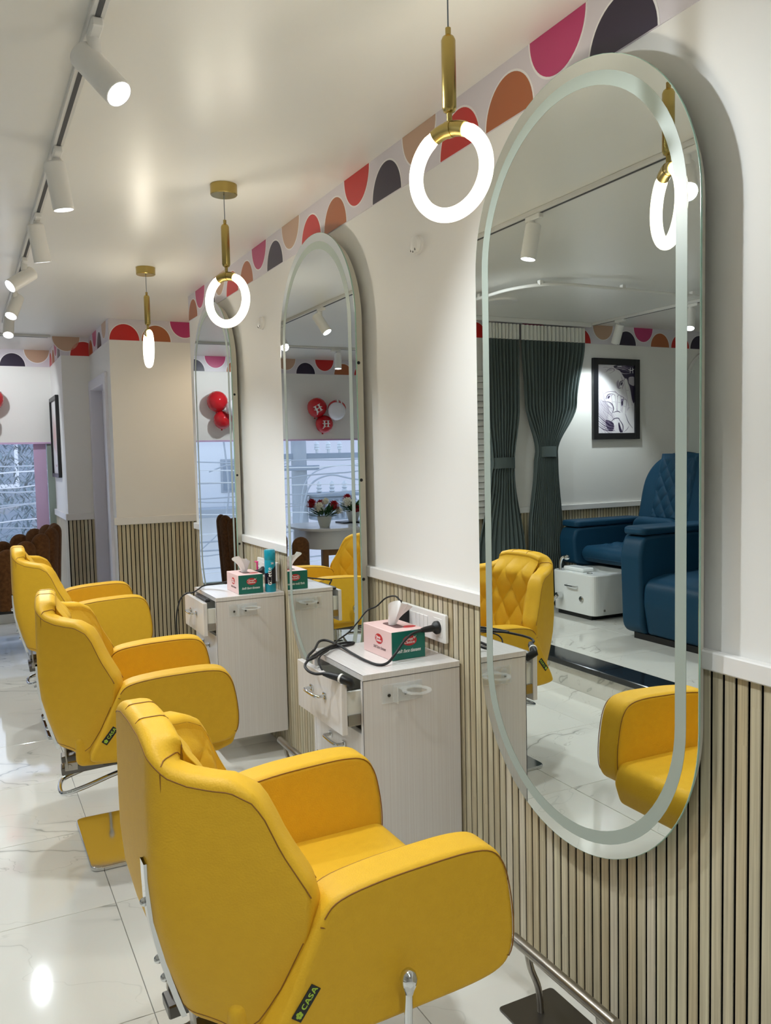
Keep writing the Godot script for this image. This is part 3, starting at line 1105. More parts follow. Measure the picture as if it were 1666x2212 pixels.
func build_chairs() -> void:
	var c := thing("salon_chair", "nearest mustard yellow salon chair in the foreground, its woven tag in view", "salon chair", Vector3(-0.785, 0, -1.605), deg_to_rad(YAW), "mustard yellow salon chairs facing the mirrors")
	obj("backrest_shell", chair_back_shell(), M.yellow, c)
	obj("quilted_lining", chair_quilt(), M.yellow, c)
	var flap := []
	for i in 21:
		var t := i / 20.0
		flap.append(Vector3(-0.206 - 0.006 * sin(PI * t), 0.79 - 0.012 * sin(PI * t), lerpf(-0.10, 0.10, t)))
	obj("headrest_pocket", tube(flap, 0.0035, 8), M.seam, c)
	var sm := B.new()
	sm.add(tube(shell_line(0.0335, -0.019, 0.012, 0.988), 0.0013, 6))
	sm.add(tube(shell_line(-0.0325, -0.017, 0.012, 0.988), 0.0012, 6))
	sm.add(tube(shell_line(0.0338, 0.020, 0.03, 0.97, true), 0.0012, 6))
	var L := u_len()
	for s in [0.262, 0.395, L - 0.395, L - 0.262]:
		sm.add(tube(cross_seam(s), 0.0013, 6))
	for s in [0.262, L - 0.262]:
		var ln := []
		for i in 13:
			ln.append(back_point(s, 0.0338, back_top(s) - 0.02 - 0.13 * i / 12.0))
		sm.add(tube(ln, 0.0013, 6))
	obj("seam", sm, M.seam, c)
	var ap := arm_poly()
	var arm := extr(ap, 0.088, 0.015, 5).done()
	for sd in [1, -1]:
		var a := obj("armrest", arm, M.yellow, c, at(0, 0, 0.279 * sd))
		var sa := B.new()
		for e in [0.0425, -0.0425]:
			var ln := []
			for i in ap.size():
				var P: Vector2 = ap[i]
				if P.y > 0.43:
					ln.append(Vector3(P.x * 0.985 + 0.002, 0.55 + (P.y - 0.55) * 0.945, e))
			# keep the run from rear top to front bottom in order
			var start := 0
			for i in ln.size():
				if ln[i].x < -0.05:
					start = i
			var run := []
			for i in ln.size():
				if ln[i].x > -0.06:
					run.append(ln[i])
			sa.add(tube(run, 0.0013, 6))
		obj("seam", sa, M.seam, a)
	var sp := rpoly([Vector3(-0.20, 0.36, 0.03), Vector3(0.28, 0.345, 0.05), Vector3(0.335, 0.365, 0.03), Vector3(0.358, 0.43, 0.05), Vector3(0.340, 0.488, 0.05), Vector3(0.05, 0.487, 0.0), Vector3(-0.20, 0.465, 0.03)], 7)
	obj("seat", extr(sp, 0.488, 0.02, 5), M.yellow, c)
	obj("seat_base", bb(Vector3(-0.12, 0.33, -0.17), Vector3(0.22, 0.366, 0.17), 0.01), M.black, c)
	# steel and chrome under the seat
	obj("column", lathe([Vector2(0, 0.01), Vector2(0.048, 0.012), Vector2(0.048, 0.05), Vector2(0.036, 0.055), Vector2(0.036, 0.235), Vector2(0.024, 0.24), Vector2(0.024, 0.33), Vector2(0, 0.33)], 28), M.chrome, c, at(0.04, 0, 0))
	var plate := rrect(0.46, 0.46, 0.035)
	obj("base_plate", B.new().add(extr(plate, 0.014, 0.004, 3), rot(Vector3(-90, 0, 0), Vector3(0, 0.008, 0))), M.chrome, c, rot(Vector3(0, -YAW, 0), Vector3(0.04, 0, 0)))
	for sd in [1, -1]:
		obj("seat_bracket", B.new().add(cbox(Vector3(0.34, 0.028, 0.06), 0.003), rot(Vector3(0, 0, 4), Vector3(-0.08, 0.312, 0.06 * sd))), M.dark_steel, c)
		var hp := B.new()
		hp.add(cbox(Vector3(0.006, 0.10, 0.036), 0.001), rot(Vector3(0, 0, 4), Vector3(-0.232, 0.370, 0.10 * sd)))
		hp.add(cbox(Vector3(0.045, 0.03, 0.012), 0.002), at(-0.215, 0.322, 0.10 * sd))
		hp.add(cyl(0.009, 0.02, 12), rot(Vector3(90, 0, 0), Vector3(-0.222, 0.322, 0.10 * sd - 0.01)))
		obj("recline_hinge", hp, M.steel, c)
	# flat bar with bolts up the rear of the back
	var bar := []
	for i in 9:
		var y := lerpf(0.40, 0.70, i / 8.0)
		var P := back_point(u_len() * 0.5 - 0.12, 0.038, y)
		bar.append(Vector3(P.x - 0.004, y, P.z))
	var rb := B.new()
	for i in 8:
		rb.flat([bar[i] + Vector3(-0.004, 0, -0.016), bar[i] + Vector3(-0.004, 0, 0.016), bar[i + 1] + Vector3(-0.004, 0, 0.016), bar[i + 1] + Vector3(-0.004, 0, -0.016)], Vector3(-1, 0, 0))
		rb.flat([bar[i] + Vector3(-0.004, 0, 0.016), bar[i] + Vector3(0.006, 0, 0.016), bar[i + 1] + Vector3(0.006, 0, 0.016), bar[i + 1] + Vector3(-0.004, 0, 0.016)], Vector3(0, 0, 1))
		rb.flat([bar[i] + Vector3(-0.004, 0, -0.016), bar[i] + Vector3(0.006, 0, -0.016), bar[i + 1] + Vector3(0.006, 0, -0.016), bar[i + 1] + Vector3(-0.004, 0, -0.016)], Vector3(0, 0, -1))
	var rbo := obj("rear_bar", rb, M.chrome, c)
	var bolt := ball(0.008, 12).done()
	for i in [2, 3, 6]:
		obj("bolt", bolt, M.chrome, rbo, Transform3D(Basis.IDENTITY, bar[i] + Vector3(-0.005, 0, 0)))
	var loop := curve([Vector3(0.02, 0.285, 0.11), Vector3(-0.06, 0.278, 0.112), Vector3(-0.17, 0.245, 0.112), Vector3(-0.238, 0.226, 0.10), Vector3(-0.256, 0.222, 0.06), Vector3(-0.256, 0.222, -0.02), Vector3(-0.238, 0.226, -0.06), Vector3(-0.17, 0.245, -0.07), Vector3(-0.06, 0.278, -0.07), Vector3(0.02, 0.285, -0.07)], 6)
	obj("rear_loop", tube(loop, 0.0085, 12), M.chrome, c)
	var lev := curve([Vector3(0.03, 0.25, 0.06), Vector3(0.07, 0.25, 0.20), Vector3(0.08, 0.27, 0.31), Vector3(0.085, 0.33, 0.352), Vector3(0.09, 0.47, 0.356)], 6)
	obj("pump_lever", B.new().add(tube(lev, 0.0075, 12)).add(lathe([Vector2(0.0075, -0.03), Vector2(0.010, -0.022), Vector2(0.014, -0.012), Vector2(0.016, 0.0), Vector2(0.013, 0.010), Vector2(0.007, 0.0155), Vector2(0, 0.017)], 20), at(0.0905, 0.488, 0.356)), M.chrome, c)
	# woven tag in the seam under the wing
	var tg := Transform3D(Basis(Vector3(0.62, 0.785, 0).normalized(), Vector3(-0.785, 0.62, 0).normalized(), Vector3(0, 0, 1)), Vector3(-0.091, 0.483, 0.3240))
	var tag_o := obj("woven_tag", B.new().add(cbox(Vector3(0.062, 0.021, 0.0016), 0.0005)), M.black, c, tg)
	obj("tag_lettering", text_b("CASA", 0.0135, false, 0.0004, 1.25), M.lime, tag_o, at(0.009, 0.0, 0.001))
	var clover := B.new()
	for i in 5:
		var a := TAU * i / 5.0 + 0.3
		clover.add(cyl(0.0030, 0.0006, 10), Transform3D(Basis.from_euler(Vector3(PI / 2, 0, 0)), Vector3(-0.0215 + cos(a) * 0.0038, sin(a) * 0.0038, 0.0010 + 0.00002 * i)))
	obj("tag_emblem", clover, M.lime, tag_o)
	for it in [[Vector3(-0.832, 0, -3.17), -5.5, 0.012, "middle mustard yellow salon chair, its square chrome base in view"], [Vector3(-0.838, 0, -4.72), -1.5, 0.042, "farthest mustard yellow salon chair, nearest the brown channel-back armchair"]]:
		var k := copy_of(c, it[0], it[3], deg_to_rad(it[1]))
		# pumped up a little higher on its column
		for part in k.get_children():
			if String(part.name) == "base_plate":
				part.rotation.y = -deg_to_rad(it[1])
			elif String(part.name) == "column":
				part.scale.y = 1.0 + it[2] / 0.33
			else:
				part.position.y += it[2]

# ---------------------------------------------------------------- work stations on the mirror wall
func holder() -> B:
	var m := B.new()
	m.add(cbox(Vector3(0.135, 0.056, 0.004), 0.001), at(0, 0, 0.002))
	m.add(lathe([Vector2(0.031, 0), Vector2(0.044, 0), Vector2(0.044, 0.004), Vector2(0.031, 0.004), Vector2(0.031, 0)], 28), at(0.022, 0.012, 0.052))
	m.add(cbox(Vector3(0.07, 0.004, 0.02), 0.001), at(0.022, 0.014, 0.010))
	m.add(cbox(Vector3(0.004, 0.05, 0.03), 0.001), at(-0.03, 0.0, 0.018))
	return m

func cabinet(zc: float, pull: float, label: String) -> Node3D:
	var t := thing("drawer_cabinet", label, "cabinet", Vector3(0, 0.105, zc), 0.0, "white drawer cabinets on the mirror wall")
	var H := 0.67
	obj("top_panel", bb(Vector3(-0.346, H - 0.018, -0.196), Vector3(-0.015, H, 0.196), 0.001), M.laminate, t)
	for sd in [1, -1]:
		obj("side_panel", bb(Vector3(-0.345, 0, 0.178 * sd), Vector3(-0.015, H - 0.0185, 0.195 * sd), 0.001), M.laminate, t)
	obj("back_panel", bb(Vector3(-0.03, 0, -0.177), Vector3(-0.016, H - 0.02, 0.177)), M.laminate, t)
	obj("bottom_panel", bb(Vector3(-0.343, 0, -0.177), Vector3(-0.03, 0.016, 0.177)), M.laminate, t)
	var eb := B.new()
	eb.add(bb(Vector3(-0.346, H - 0.0192, 0.1952), Vector3(-0.015, H - 0.0178, 0.1960)))
	eb.add(bb(Vector3(-0.3464, H - 0.0008, -0.196), Vector3(-0.3456, H + 0.0003, 0.196)))
	eb.add(bb(Vector3(-0.346, 0.0, 0.1944), Vector3(-0.3446, H - 0.018, 0.1958)))
	obj("edge_band", eb, M.laminate_edge, t)
	var rows := [[0.495, 0.648, pull], [0.335, 0.490, 0.0], [0.175, 0.330, 0.0], [0.018, 0.170, 0.0]]
	for r in rows:
		var x: float = -0.345 - r[2]
		var dw := obj("drawer", bb(Vector3(x, r[0], -0.1765), Vector3(x + 0.018, r[1], 0.1765), 0.0012), M.laminate, t)
		var yb: float = r[0] + 0.02
		var box := B.new()
		box.add(bb(Vector3(x + 0.018, yb, 0.155), Vector3(x + 0.29, r[1] - 0.03, 0.167)))
		box.add(bb(Vector3(x + 0.018, yb, -0.167), Vector3(x + 0.29, r[1] - 0.03, -0.155)))
		box.add(bb(Vector3(x + 0.018, yb, -0.155), Vector3(x + 0.29, yb + 0.01, 0.155)))
		box.add(bb(Vector3(x + 0.28, yb + 0.01, -0.155), Vector3(x + 0.29, r[1] - 0.03, 0.155)))
		obj("drawer_box", box, M.drawer_side, dw)
		obj("slide", bb(Vector3(x + 0.02, yb + 0.005, 0.168), Vector3(x + 0.26, yb + 0.035, 0.176)), M.steel, dw)
		var hy: float = (r[0] + r[1]) / 2 + 0.012
		var hb := B.new()
		hb.add(tube(curve([Vector3(x, hy, 0.052), Vector3(x - 0.02, hy, 0.052), Vector3(x - 0.028, hy, 0.042), Vector3(x - 0.030, hy, 0.0), Vector3(x - 0.028, hy, -0.042), Vector3(x - 0.02, hy, -0.052), Vector3(x, hy, -0.052)], 6), 0.0055, 12))
		for s in [1, -1]:
			hb.add(cbox(Vector3(0.006, 0.02, 0.022), 0.002), at(x - 0.002, hy, 0.052 * s))
		obj("handle", hb, M.chrome, dw)
	var ho := obj("tool_holder", holder(), M.acrylic, t, at(-0.218, 0.604, 0.196))
	var scw := B.new()
	for sx in [-0.045, 0.01]:
		scw.add(cyl(0.005, 0.002, 12), rot(Vector3(90, 0, 0), Vector3(sx, -0.004, 0.0042)))
	obj("screw", scw, M.screw, ho)
	return t

func tissue_box(pos: Vector3, turn: float, label: String, lean_: float) -> void:
	var t := thing("tissue_box", label, "tissue box", pos, turn, "boxes of face tissues")
	obj("carton", bb(Vector3(-0.06, 0, -0.095), Vector3(0.06, 0.09, 0.095), 0.0015), M.pink_card, t)
	obj("carton_end", bb(Vector3(-0.0595, 0.001, 0.0945), Vector3(0.0595, 0.089, 0.0962), 0.0004), M.green_card, t)
	var el := PackedVector2Array()
	for i in 32:
		el.append(Vector2(cos(TAU * i / 32) * 0.025, sin(TAU * i / 32) * 0.016))
	# the end: red oval, name, small bird, script line
	var e1 := Transform3D(Basis.IDENTITY, Vector3(0.004, 0.058, 0.0966))
	obj("emblem", extr(el, 0.0006), M.red_print, t, e1)
	obj("emblem_lettering", B.new().add(text_b("Clean", 0.0112, true), at(-0.004, 0.0050, 0.0006)).add(text_b("Choice", 0.0112, true), at(-0.001, -0.0050, 0.0006)), M.white_print, t, e1)
	var bird := B.new()
	bird.flat([Vector3(0.010, 0.006, 0.0007), Vector3(0.016, 0.014, 0.0007), Vector3(0.0165, 0.008, 0.0007)], Vector3(0, 0, 1))
	bird.flat([Vector3(0.0165, 0.008, 0.0007), Vector3(0.025, 0.016, 0.0007), Vector3(0.015, 0.002, 0.0007)], Vector3(0, 0, 1))
	obj("emblem_bird", bird, M.white_print, t, e1)
	obj("lettering", text_b("Soft face tissues", 0.0138, true, 0.0005, 0.78, 0.25), M.white_print, t, at(0.0, 0.027, 0.0966))
	# the long side that faces the room
	var e2 := Transform3D(Basis(Vector3(0, 0, 1), Vector3.UP, Vector3(-1, 0, 0)), Vector3(-0.0603, 0.056, 0.012))
	obj("emblem", extr(el, 0.0006), M.red_print, t, e2)
	obj("emblem_lettering", B.new().add(text_b("Clean", 0.0108, true), at(-0.004, 0.0050, 0.0006)).add(text_b("Choice", 0.0108, true), at(0, -0.0050, 0.0006)), M.white_print, t, e2)
	obj("lettering", text_b("Soft face tissues", 0.0125, true, 0.0004, 0.8, 0.25), M.dark_print, t, Transform3D(e2.basis, Vector3(-0.0602, 0.028, 0.016)))
	obj("opening", B.new().add(extr(rrect(0.035, 0.10, 0.017), 0.0008), rot(Vector3(-90, 0, 0), Vector3(0, 0.0904, 0))), M.dark_print, t)
	obj("emblem", B.new().add(extr(el, 0.0006), rot(Vector3(-90, 0, 0), Vector3(0.03, 0.0903, 0.045))), M.red_print, t)
	var fn := func(u: float, v: float) -> Vector3:
		var a := (u - 0.5) * 2.6
		var w := 0.016 + 0.036 * v
		var fold := 0.008 * sin(u * 17.0 + v * 3.0) * v
		return Vector3(sin(a) * w * 0.8 + fold + lean_ * v * v, 0.088 + 0.088 * v - 0.030 * absf(u - 0.4) * v * 2.0 + 0.006 * sin(u * 9.0) * v, cos(a) * w * 0.9 - 0.012 + 0.008 * cos(u * 13.0) * v)
	obj("tissue", surf(fn, 40, 14), M.tissue, t)

func socket_plate(zc: float, label: String) -> void:
	var t := thing("switch_board", label, "switch board", Vector3(-0.014, 0.86, zc), -PI / 2, "white switch boards on the slatted wall")
	obj("plate", B.new().add(extr(rrect(0.30, 0.092, 0.008), 0.012, 0.003, 3), at(0, 0, 0.006)), M.white_plastic, t)
	for i in 5:
		var x := -0.075 + i * 0.026
		obj("rocker_switch", bb(Vector3(x - 0.011, -0.027, 0.011), Vector3(x + 0.011, 0.027, 0.0145), 0.001), M.trim, t, at(0, 0, 0))
	for x in [0.105, -0.12]:
		var so := obj("socket", bb(Vector3(x - 0.026, -0.03, 0.0115), Vector3(x + 0.026, 0.03, 0.0135), 0.001), M.trim, t)
		var holes := B.new()
		for h in [Vector2(0, 0.012), Vector2(-0.010, -0.008), Vector2(0.010, -0.008)]:
			holes.add(cyl(0.003, 0.001, 10), rot(Vector3(90, 0, 0), Vector3(x + h.x, h.y, 0.0132)))
		obj("socket_hole", holes, M.black, so)

func footrest(pos: Vector3, label: String) -> Node3D:
	var t := thing("footrest", label, "footrest", pos, 0.0, "steel footrests at the wall")
	obj("base_plate", B.new().add(extr(rrect(0.17, 0.39, 0.012), 0.006, 0.0015, 2), rot(Vector3(-90, 0, 0), Vector3(-0.015, 0.003, 0))), M.dark_steel, t)
	obj("bar", B.new().add(tube([Vector3(-0.055, 0.18, -0.185), Vector3(-0.055, 0.18, 0.185)], 0.0145, 20)), M.steel, t)
	for s in [-1, 1]:
		obj("leg", tube(curve([Vector3(-0.055, 0.178, 0.13 * s), Vector3(-0.045, 0.13, 0.13 * s), Vector3(-0.022, 0.07, 0.13 * s), Vector3(-0.015, 0.004, 0.13 * s)], 5), 0.0085, 12), M.steel, t)
	return t

func build_stations() -> void:
	var c1 := cabinet(-2.35, 0.060, "white drawer cabinet nearest the viewer, its top drawer pulled open")
	var c2 := cabinet(-3.915, 0.055, "white drawer cabinet farther away, with the teal spray can on top")
	tissue_box(Vector3(-0.140, 0.775, -2.352), 0.03, "pink and green tissue box on the nearer cabinet, half hidden by a cord", 0.02)
	tissue_box(Vector3(-0.168, 0.775, -3.845), 0.0, "pink and green tissue box on the farther cabinet, beside the teal can", -0.02)
	# spray can
	var can := thing("spray_can", "teal and navy shaving foam can standing on the farther cabinet", "spray can", Vector3(-0.068, 0.775, -3.76))
	obj("can_body", lathe([Vector2(0, 0), Vector2(0.024, 0), Vector2(0.026, 0.003), Vector2(0.026, 0.150), Vector2(0.0245, 0.153)], 32), M.teal, can)
	obj("cap", lathe([Vector2(0.0255, 0.152), Vector2(0.0265, 0.155), Vector2(0.0262, 0.196), Vector2(0.023, 0.201), Vector2(0, 0.202)], 32), M.teal, can)
	var wrap := func(u: float, v: float) -> Vector3:
		var a := TAU * u
		var lo := 0.040
		var hi := 0.112 - 0.022 * cos(a - 2.9)
		return Vector3(cos(a) * 0.0263, lerpf(lo, hi, v), sin(a) * 0.0263)
	obj("label_wrap", surf(wrap, 40, 4, false, -1.0), M.navy, can)
	var face := atan2(-1.28, 3.76)
	for it in [["Gillette", 0.0235, 0.076, -0.002, 90.0, 1.0], ["30", 0.013, 0.137, 0.011, 0.0, 1.2]]:
		var src := text_b(it[0], it[1], false, 0.0004)
		var b := B.new()
		var ca := cos(deg_to_rad(it[4]))
		var sa := sin(deg_to_rad(it[4]))
		for i in src.v.size():
			var q: Vector3 = src.v[i]
			var x: float = q.x * ca - q.y * sa + it[3]
			var y: float = q.x * sa + q.y * ca + it[2]
			var g: float = face + x / 0.0266
			var rr := 0.0266 + q.z
			b.p(Vector3(sin(g) * rr, y, cos(g) * rr), Vector3(sin(g), 0, cos(g)))
		b.ix = src.ix
		obj("can_lettering", b, M.white_print, can)
	# switch boards, plugs and cords
	socket_plate(-2.368, "white switch board behind the nearer tissue box")
	socket_plate(-3.93, "white switch board behind the teal spray can")
	var ad := thing("power_adapter", "black plug-in adapter on the nearer switch board", "power adapter", Vector3(-0.027, 0.87, -2.478))
	obj("adapter_body", bb(Vector3(-0.045, -0.035, -0.032), Vector3(0, 0.028, 0.032), 0.006), M.black, ad)
	obj("cord_relief", tube([Vector3(-0.025, 0.025, 0.01), Vector3(-0.025, 0.05, 0.008)], 0.006, 10), M.black, ad)
	var c1p := curve([Vector3(-0.052, 0.918, -2.470), Vector3(-0.055, 0.930, -2.50), Vector3(-0.06, 0.915, -2.56), Vector3(-0.085, 0.885, -2.585), Vector3(-0.115, 0.870, -2.60), Vector3(-0.15, 0.835, -2.60), Vector3(-0.20, 0.812, -2.565), Vector3(-0.26, 0.795, -2.53), Vector3(-0.32, 0.786, -2.46), Vector3(-0.375, 0.785, -2.40), Vector3(-0.395, 0.768, -2.36), Vector3(-0.375, 0.72, -2.33)], 8)
	tag(obj("black_cable", tube(c1p, 0.0028, 8), M.rubber), "thin black cord arching from the adapter down to the drawer", "cord", "black cords on the cabinets")
	var pl := thing("power_plug", "round black plug at the right end of the nearer switch board", "plug", Vector3(-0.0265, 0.861, -2.262))
	obj("plug_body", B.new().add(lathe([Vector2(0, 0), Vector2(0.021, 0), Vector2(0.021, 0.010), Vector2(0.016, 0.016), Vector2(0.011, 0.020), Vector2(0.009, 0.05), Vector2(0.006, 0.065), Vector2(0, 0.065)], 24), aim(Vector3(-1, -0.02, 0.06), Vector3.ZERO)), M.black, pl)
	var c2p := curve([Vector3(-0.085, 0.860, -2.258), Vector3(-0.13, 0.855, -2.245), Vector3(-0.165, 0.835, -2.238), Vector3(-0.20, 0.800, -2.232), Vector3(-0.235, 0.783, -2.215), Vector3(-0.262, 0.780, -2.225), Vector3(-0.272, 0.781, -2.29), Vector3(-0.272, 0.783, -2.38), Vector3(-0.272, 0.788, -2.48), Vector3(-0.285, 0.793, -2.56), Vector3(-0.32, 0.796, -2.545), Vector3(-0.37, 0.794, -2.46), Vector3(-0.41, 0.790, -2.41), Vector3(-0.43, 0.786, -2.37), Vector3(-0.40, 0.789, -2.38), Vector3(-0.35, 0.788, -2.44), Vector3(-0.29, 0.783, -2.49), Vector3(-0.225, 0.780, -2.515), Vector3(-0.20, 0.781, -2.53), Vector3(-0.24, 0.786, -2.525), Vector3(-0.32, 0.792, -2.47), Vector3(-0.40, 0.788, -2.40), Vector3(-0.448, 0.780, -2.345), Vector3(-0.462, 0.776, -2.29), Vector3(-0.452, 0.772, -2.255), Vector3(-0.430, 0.772, -2.245)], 8)
	tag(obj("black_cable", tube(c2p, 0.0042, 10), M.rubber), "thick black cord looped over the nearer cabinet top from the round plug", "cord", "black cords on the cabinets")
	var ht := thing("hair_tool", "black hair tool handle lying in the open drawer, white ring at its end", "hair tool", Vector3(-0.430, 0.771, -2.245))
	obj("grip", tube([Vector3.ZERO, Vector3(0.012, -0.001, 0.02), Vector3(0.03, -0.004, 0.055), Vector3(0.045, -0.01, 0.085), Vector3(0.06, -0.03, 0.06)], [0.006, 0.010, 0.012, 0.013, 0.012], 14), M.black, ht)
	obj("collar", tube([Vector3(0.030, -0.004, 0.055), Vector3(0.033, -0.005, 0.061)], 0.0135, 16), M.white_plastic, ht)
	var clip := B.new().add(cbox(Vector3(0.012, 0.008, 0.03), 0.002), at(0, 0.02, 0)).add(cbox(Vector3(0.008, 0.045, 0.008), 0.002), at(0, 0, 0.012))
	tag(obj("hair_clip", clip, M.pink_plastic, null, at(-0.055, 0.872, -2.525)), "small pink plastic clip peeking out left of the black adapter", "clip", "pink plastic clips")
	tag(obj("hair_clip", clip, M.pink_plastic, null, at(-0.06, 0.872, -3.99)), "small pink plastic clip behind the farther tissue box", "clip", "pink plastic clips")
	var p2 := thing("power_plug", "black plug behind the teal spray can", "plug", Vector3(-0.0265, 0.848, -3.975))
	obj("plug_body", B.new().add(lathe([Vector2(0, 0), Vector2(0.021, 0), Vector2(0.021, 0.010), Vector2(0.012, 0.020), Vector2(0.009, 0.05), Vector2(0.005, 0.075), Vector2(0, 0.075)], 24), aim(Vector3(-1, -0.12, 0.0), Vector3.ZERO)), M.black, p2)
	var c3p := curve([Vector3(-0.10, 0.838, -3.975), Vector3(-0.2, 0.80, -4.03), Vector3(-0.30, 0.785, -4.07), Vector3(-0.36, 0.782, -3.98), Vector3(-0.405, 0.782, -3.90), Vector3(-0.43, 0.775, -3.93), Vector3(-0.445, 0.735, -4.0), Vector3(-0.447, 0.64, -4.08), Vector3(-0.44, 0.52, -4.11), Vector3(-0.43, 0.40, -4.10), Vector3(-0.41, 0.33, -4.06)], 8)
	tag(obj("black_cable", tube(c3p, 0.0038, 10), M.rubber), "black cord hanging down in front of the farther cabinet's drawers", "cord", "black cords on the cabinets")
	var ht2 := thing("hair_tool", "flat black hair tool lying along the farther cabinet's open drawer", "hair tool", Vector3(-0.372, 0.752, -3.86))
	obj("grip", bb(Vector3(-0.012, 0, -0.09), Vector3(0.012, 0.014, 0.10), 0.004), M.black, ht2)
	# foot rails and wall detectors
	footrest(Vector3(-0.105, 0, -1.495), "steel footrest bar on a dark plate under the nearest mirror")
	footrest(Vector3(-0.115, 0, -3.215), "steel footrest bar under the middle mirror, beside the farther cabinet")
	for it in [[-2.388, 2.083, "round white wall detector between the nearest and the middle mirror"], [-3.953, 2.068, "round white wall detector between the middle and the farthest mirror"]]:
		var t := thing("wall_detector", it[2], "detector", Vector3(0, it[1], it[0]), 0.0, "round wall detectors")
		obj("housing", B.new().add(lathe([Vector2(0, 0), Vector2(0.031, 0), Vector2(0.031, 0.008), Vector2(0.028, 0.010), Vector2(0.026, 0.020), Vector2(0.018, 0.024), Vector2(0, 0.025)], 28), aim(Vector3(-1, 0, 0), Vector3.ZERO)), M.white_plastic, t)
		var slot := B.new()
		for k in 3:
			var a := deg_to_rad(140.0 + 40.0 * k)
			slot.add(cbox(Vector3(0.002, 0.008, 0.003), 0.0), Transform3D(Basis.from_euler(Vector3(0, 0, 0)), Vector3(-0.0225, cos(a) * 0.021, -sin(a) * 0.021)))
		obj("vent", slot, M.track_slot, t)

# ---------------------------------------------------------------- window end of the shop
func rose(r: float, n: int, seed_: int) -> B:
	var m := B.new()
	var rng := RandomNumberGenerator.new()
	rng.seed = seed_
	for i in n:
		var th := acos(1.0 - 1.6 * (i + 0.5) / n)
		var ph := i * 2.39996
		var d := Vector3(sin(th) * cos(ph), cos(th), sin(th) * sin(ph))
		var f := aim(d, d * r * 0.55)
		var w := r * 0.22
		var l := r * (0.45 + 0.15 * rng.randf())
		m.flat([f * Vector3(-w * 0.4, 0, 0), f * Vector3(-w, l * 0.6, w * 0.4), f * Vector3(0, l, w * 0.2)], f.basis.z)
		m.flat([f * Vector3(-w * 0.4, 0, 0), f * Vector3(w * 0.4, 0, 0), f * Vector3(w, l * 0.6, w * 0.4), f * Vector3(0, l, w * 0.2)], f.basis.z)
	m.add(ball(r * 0.55, 12))
	return m

func flowers(pos: Vector3, heads: Array, label: String, seed_: int) -> void:
	var t := thing("flower_arrangement", label, "flowers", pos, 0.0, "flower pots on the white table")
	obj("pot", lathe([Vector2(0, 0), Vector2(0.045, 0), Vector2(0.06, 0.05), Vector2(0.072, 0.10), Vector2(0.068, 0.10), Vector2(0.05, 0.06), Vector2(0, 0.06)], 24), M.pot, t)
	var lf := B.new()
	var rng := RandomNumberGenerator.new()
	rng.seed = seed_
	for i in 90:
		var a := rng.randf() * TAU
		var d := Vector3(cos(a), 0.15 + rng.randf() * 1.0, sin(a)).normalized()
		var p0 := Vector3(0, 0.08, 0) + d * (0.04 + 0.05 * rng.randf())
		var f := aim(d, p0)
		var l := 0.07 + 0.05 * rng.randf()
		var w := 0.014
		lf.flat([f * Vector3(0, 0, 0), f * Vector3(w, l * 0.5, 0.004), f * Vector3(0, l, 0)], f.basis.z)
		lf.flat([f * Vector3(0, 0, 0), f * Vector3(-w, l * 0.5, 0.004), f * Vector3(0, l, 0)], f.basis.z)
	obj("foliage", lf, M.leaf, t)
	var k := 0
	for h in heads:
		obj("flower_head", rose(h[3], 60, seed_ + k), M.petal_red if h[4] else M.petal_white, t, at(h[0], h[1], h[2]))
		k += 1

func balloon(pos: Vector3, r: float, m: Material, label: String, logo: Vector3, spin: float) -> void:
	var t := thing("balloon", label, "balloon", pos, 0.0, "balloons taped to the wall over the shop window")
	var b := lathe([Vector2(0, -r * 1.08), Vector2(r * 0.12, -r * 1.04), Vector2(r * 0.45, -r * 0.90), Vector2(r * 0.74, -r * 0.66), Vector2(r * 0.93, -r * 0.32), Vector2(r, 0.05 * r), Vector2(r * 0.95, r * 0.36), Vector2(r * 0.8, r * 0.62), Vector2(r * 0.55, r * 0.85), Vector2(r * 0.28, r * 0.97), Vector2(0, r)], 28)
	obj("balloon_skin", b, m, t, aim(Vector3(-logo.x * 0.3, 1, 0.45), Vector3.ZERO))
	obj("knot", lathe([Vector2(0, -0.012), Vector2(0.010, -0.010), Vector2(0.004, 0.0), Vector2(0, 0.002)], 12), m, t, aim(Vector3(-logo.x * 0.3, 1, 0.45), Vector3(logo.x * 0.3, -1, -0.45).normalized() * r * 1.08))
	if logo != Vector3.ZERO:
		var src := text_b("H", r * 0.95, true, 0.0003, 1.0, 0.0)
		# two curls join the stems of the letter
		src.add(tube(curve([Vector3(-r * 0.42, -r * 0.02, 0), Vector3(-r * 0.2, r * 0.06, 0), Vector3(r * 0.2, -r * 0.02, 0), Vector3(r * 0.42, r * 0.07, 0)], 6), r * 0.035, 5))
		src.add(tube(curve([Vector3(r * 0.2, -r * 0.2, 0), Vector3(r * 0.24, -r * 0.36, 0), Vector3(r * 0.38, -r * 0.5, 0)], 6), r * 0.04, 5))
		var f := Transform3D(Basis.looking_at(-logo.normalized(), Vector3.UP), Vector3.ZERO) * rot(Vector3(0, 0, spin))
		var o := B.new()
		for i in src.v.size():
			var q: Vector3 = src.v[i]
			var d := Vector3(q.x, q.y, sqrt(maxf(r * r - q.x * q.x - q.y * q.y, 0.0))).normalized()
			o.p(f * (d * (r * 1.02 + 0.002 + q.z * 0.05)), f.basis * d)
		o.ix = src.ix
		obj("balloon_letter", o, M.white_print, t)

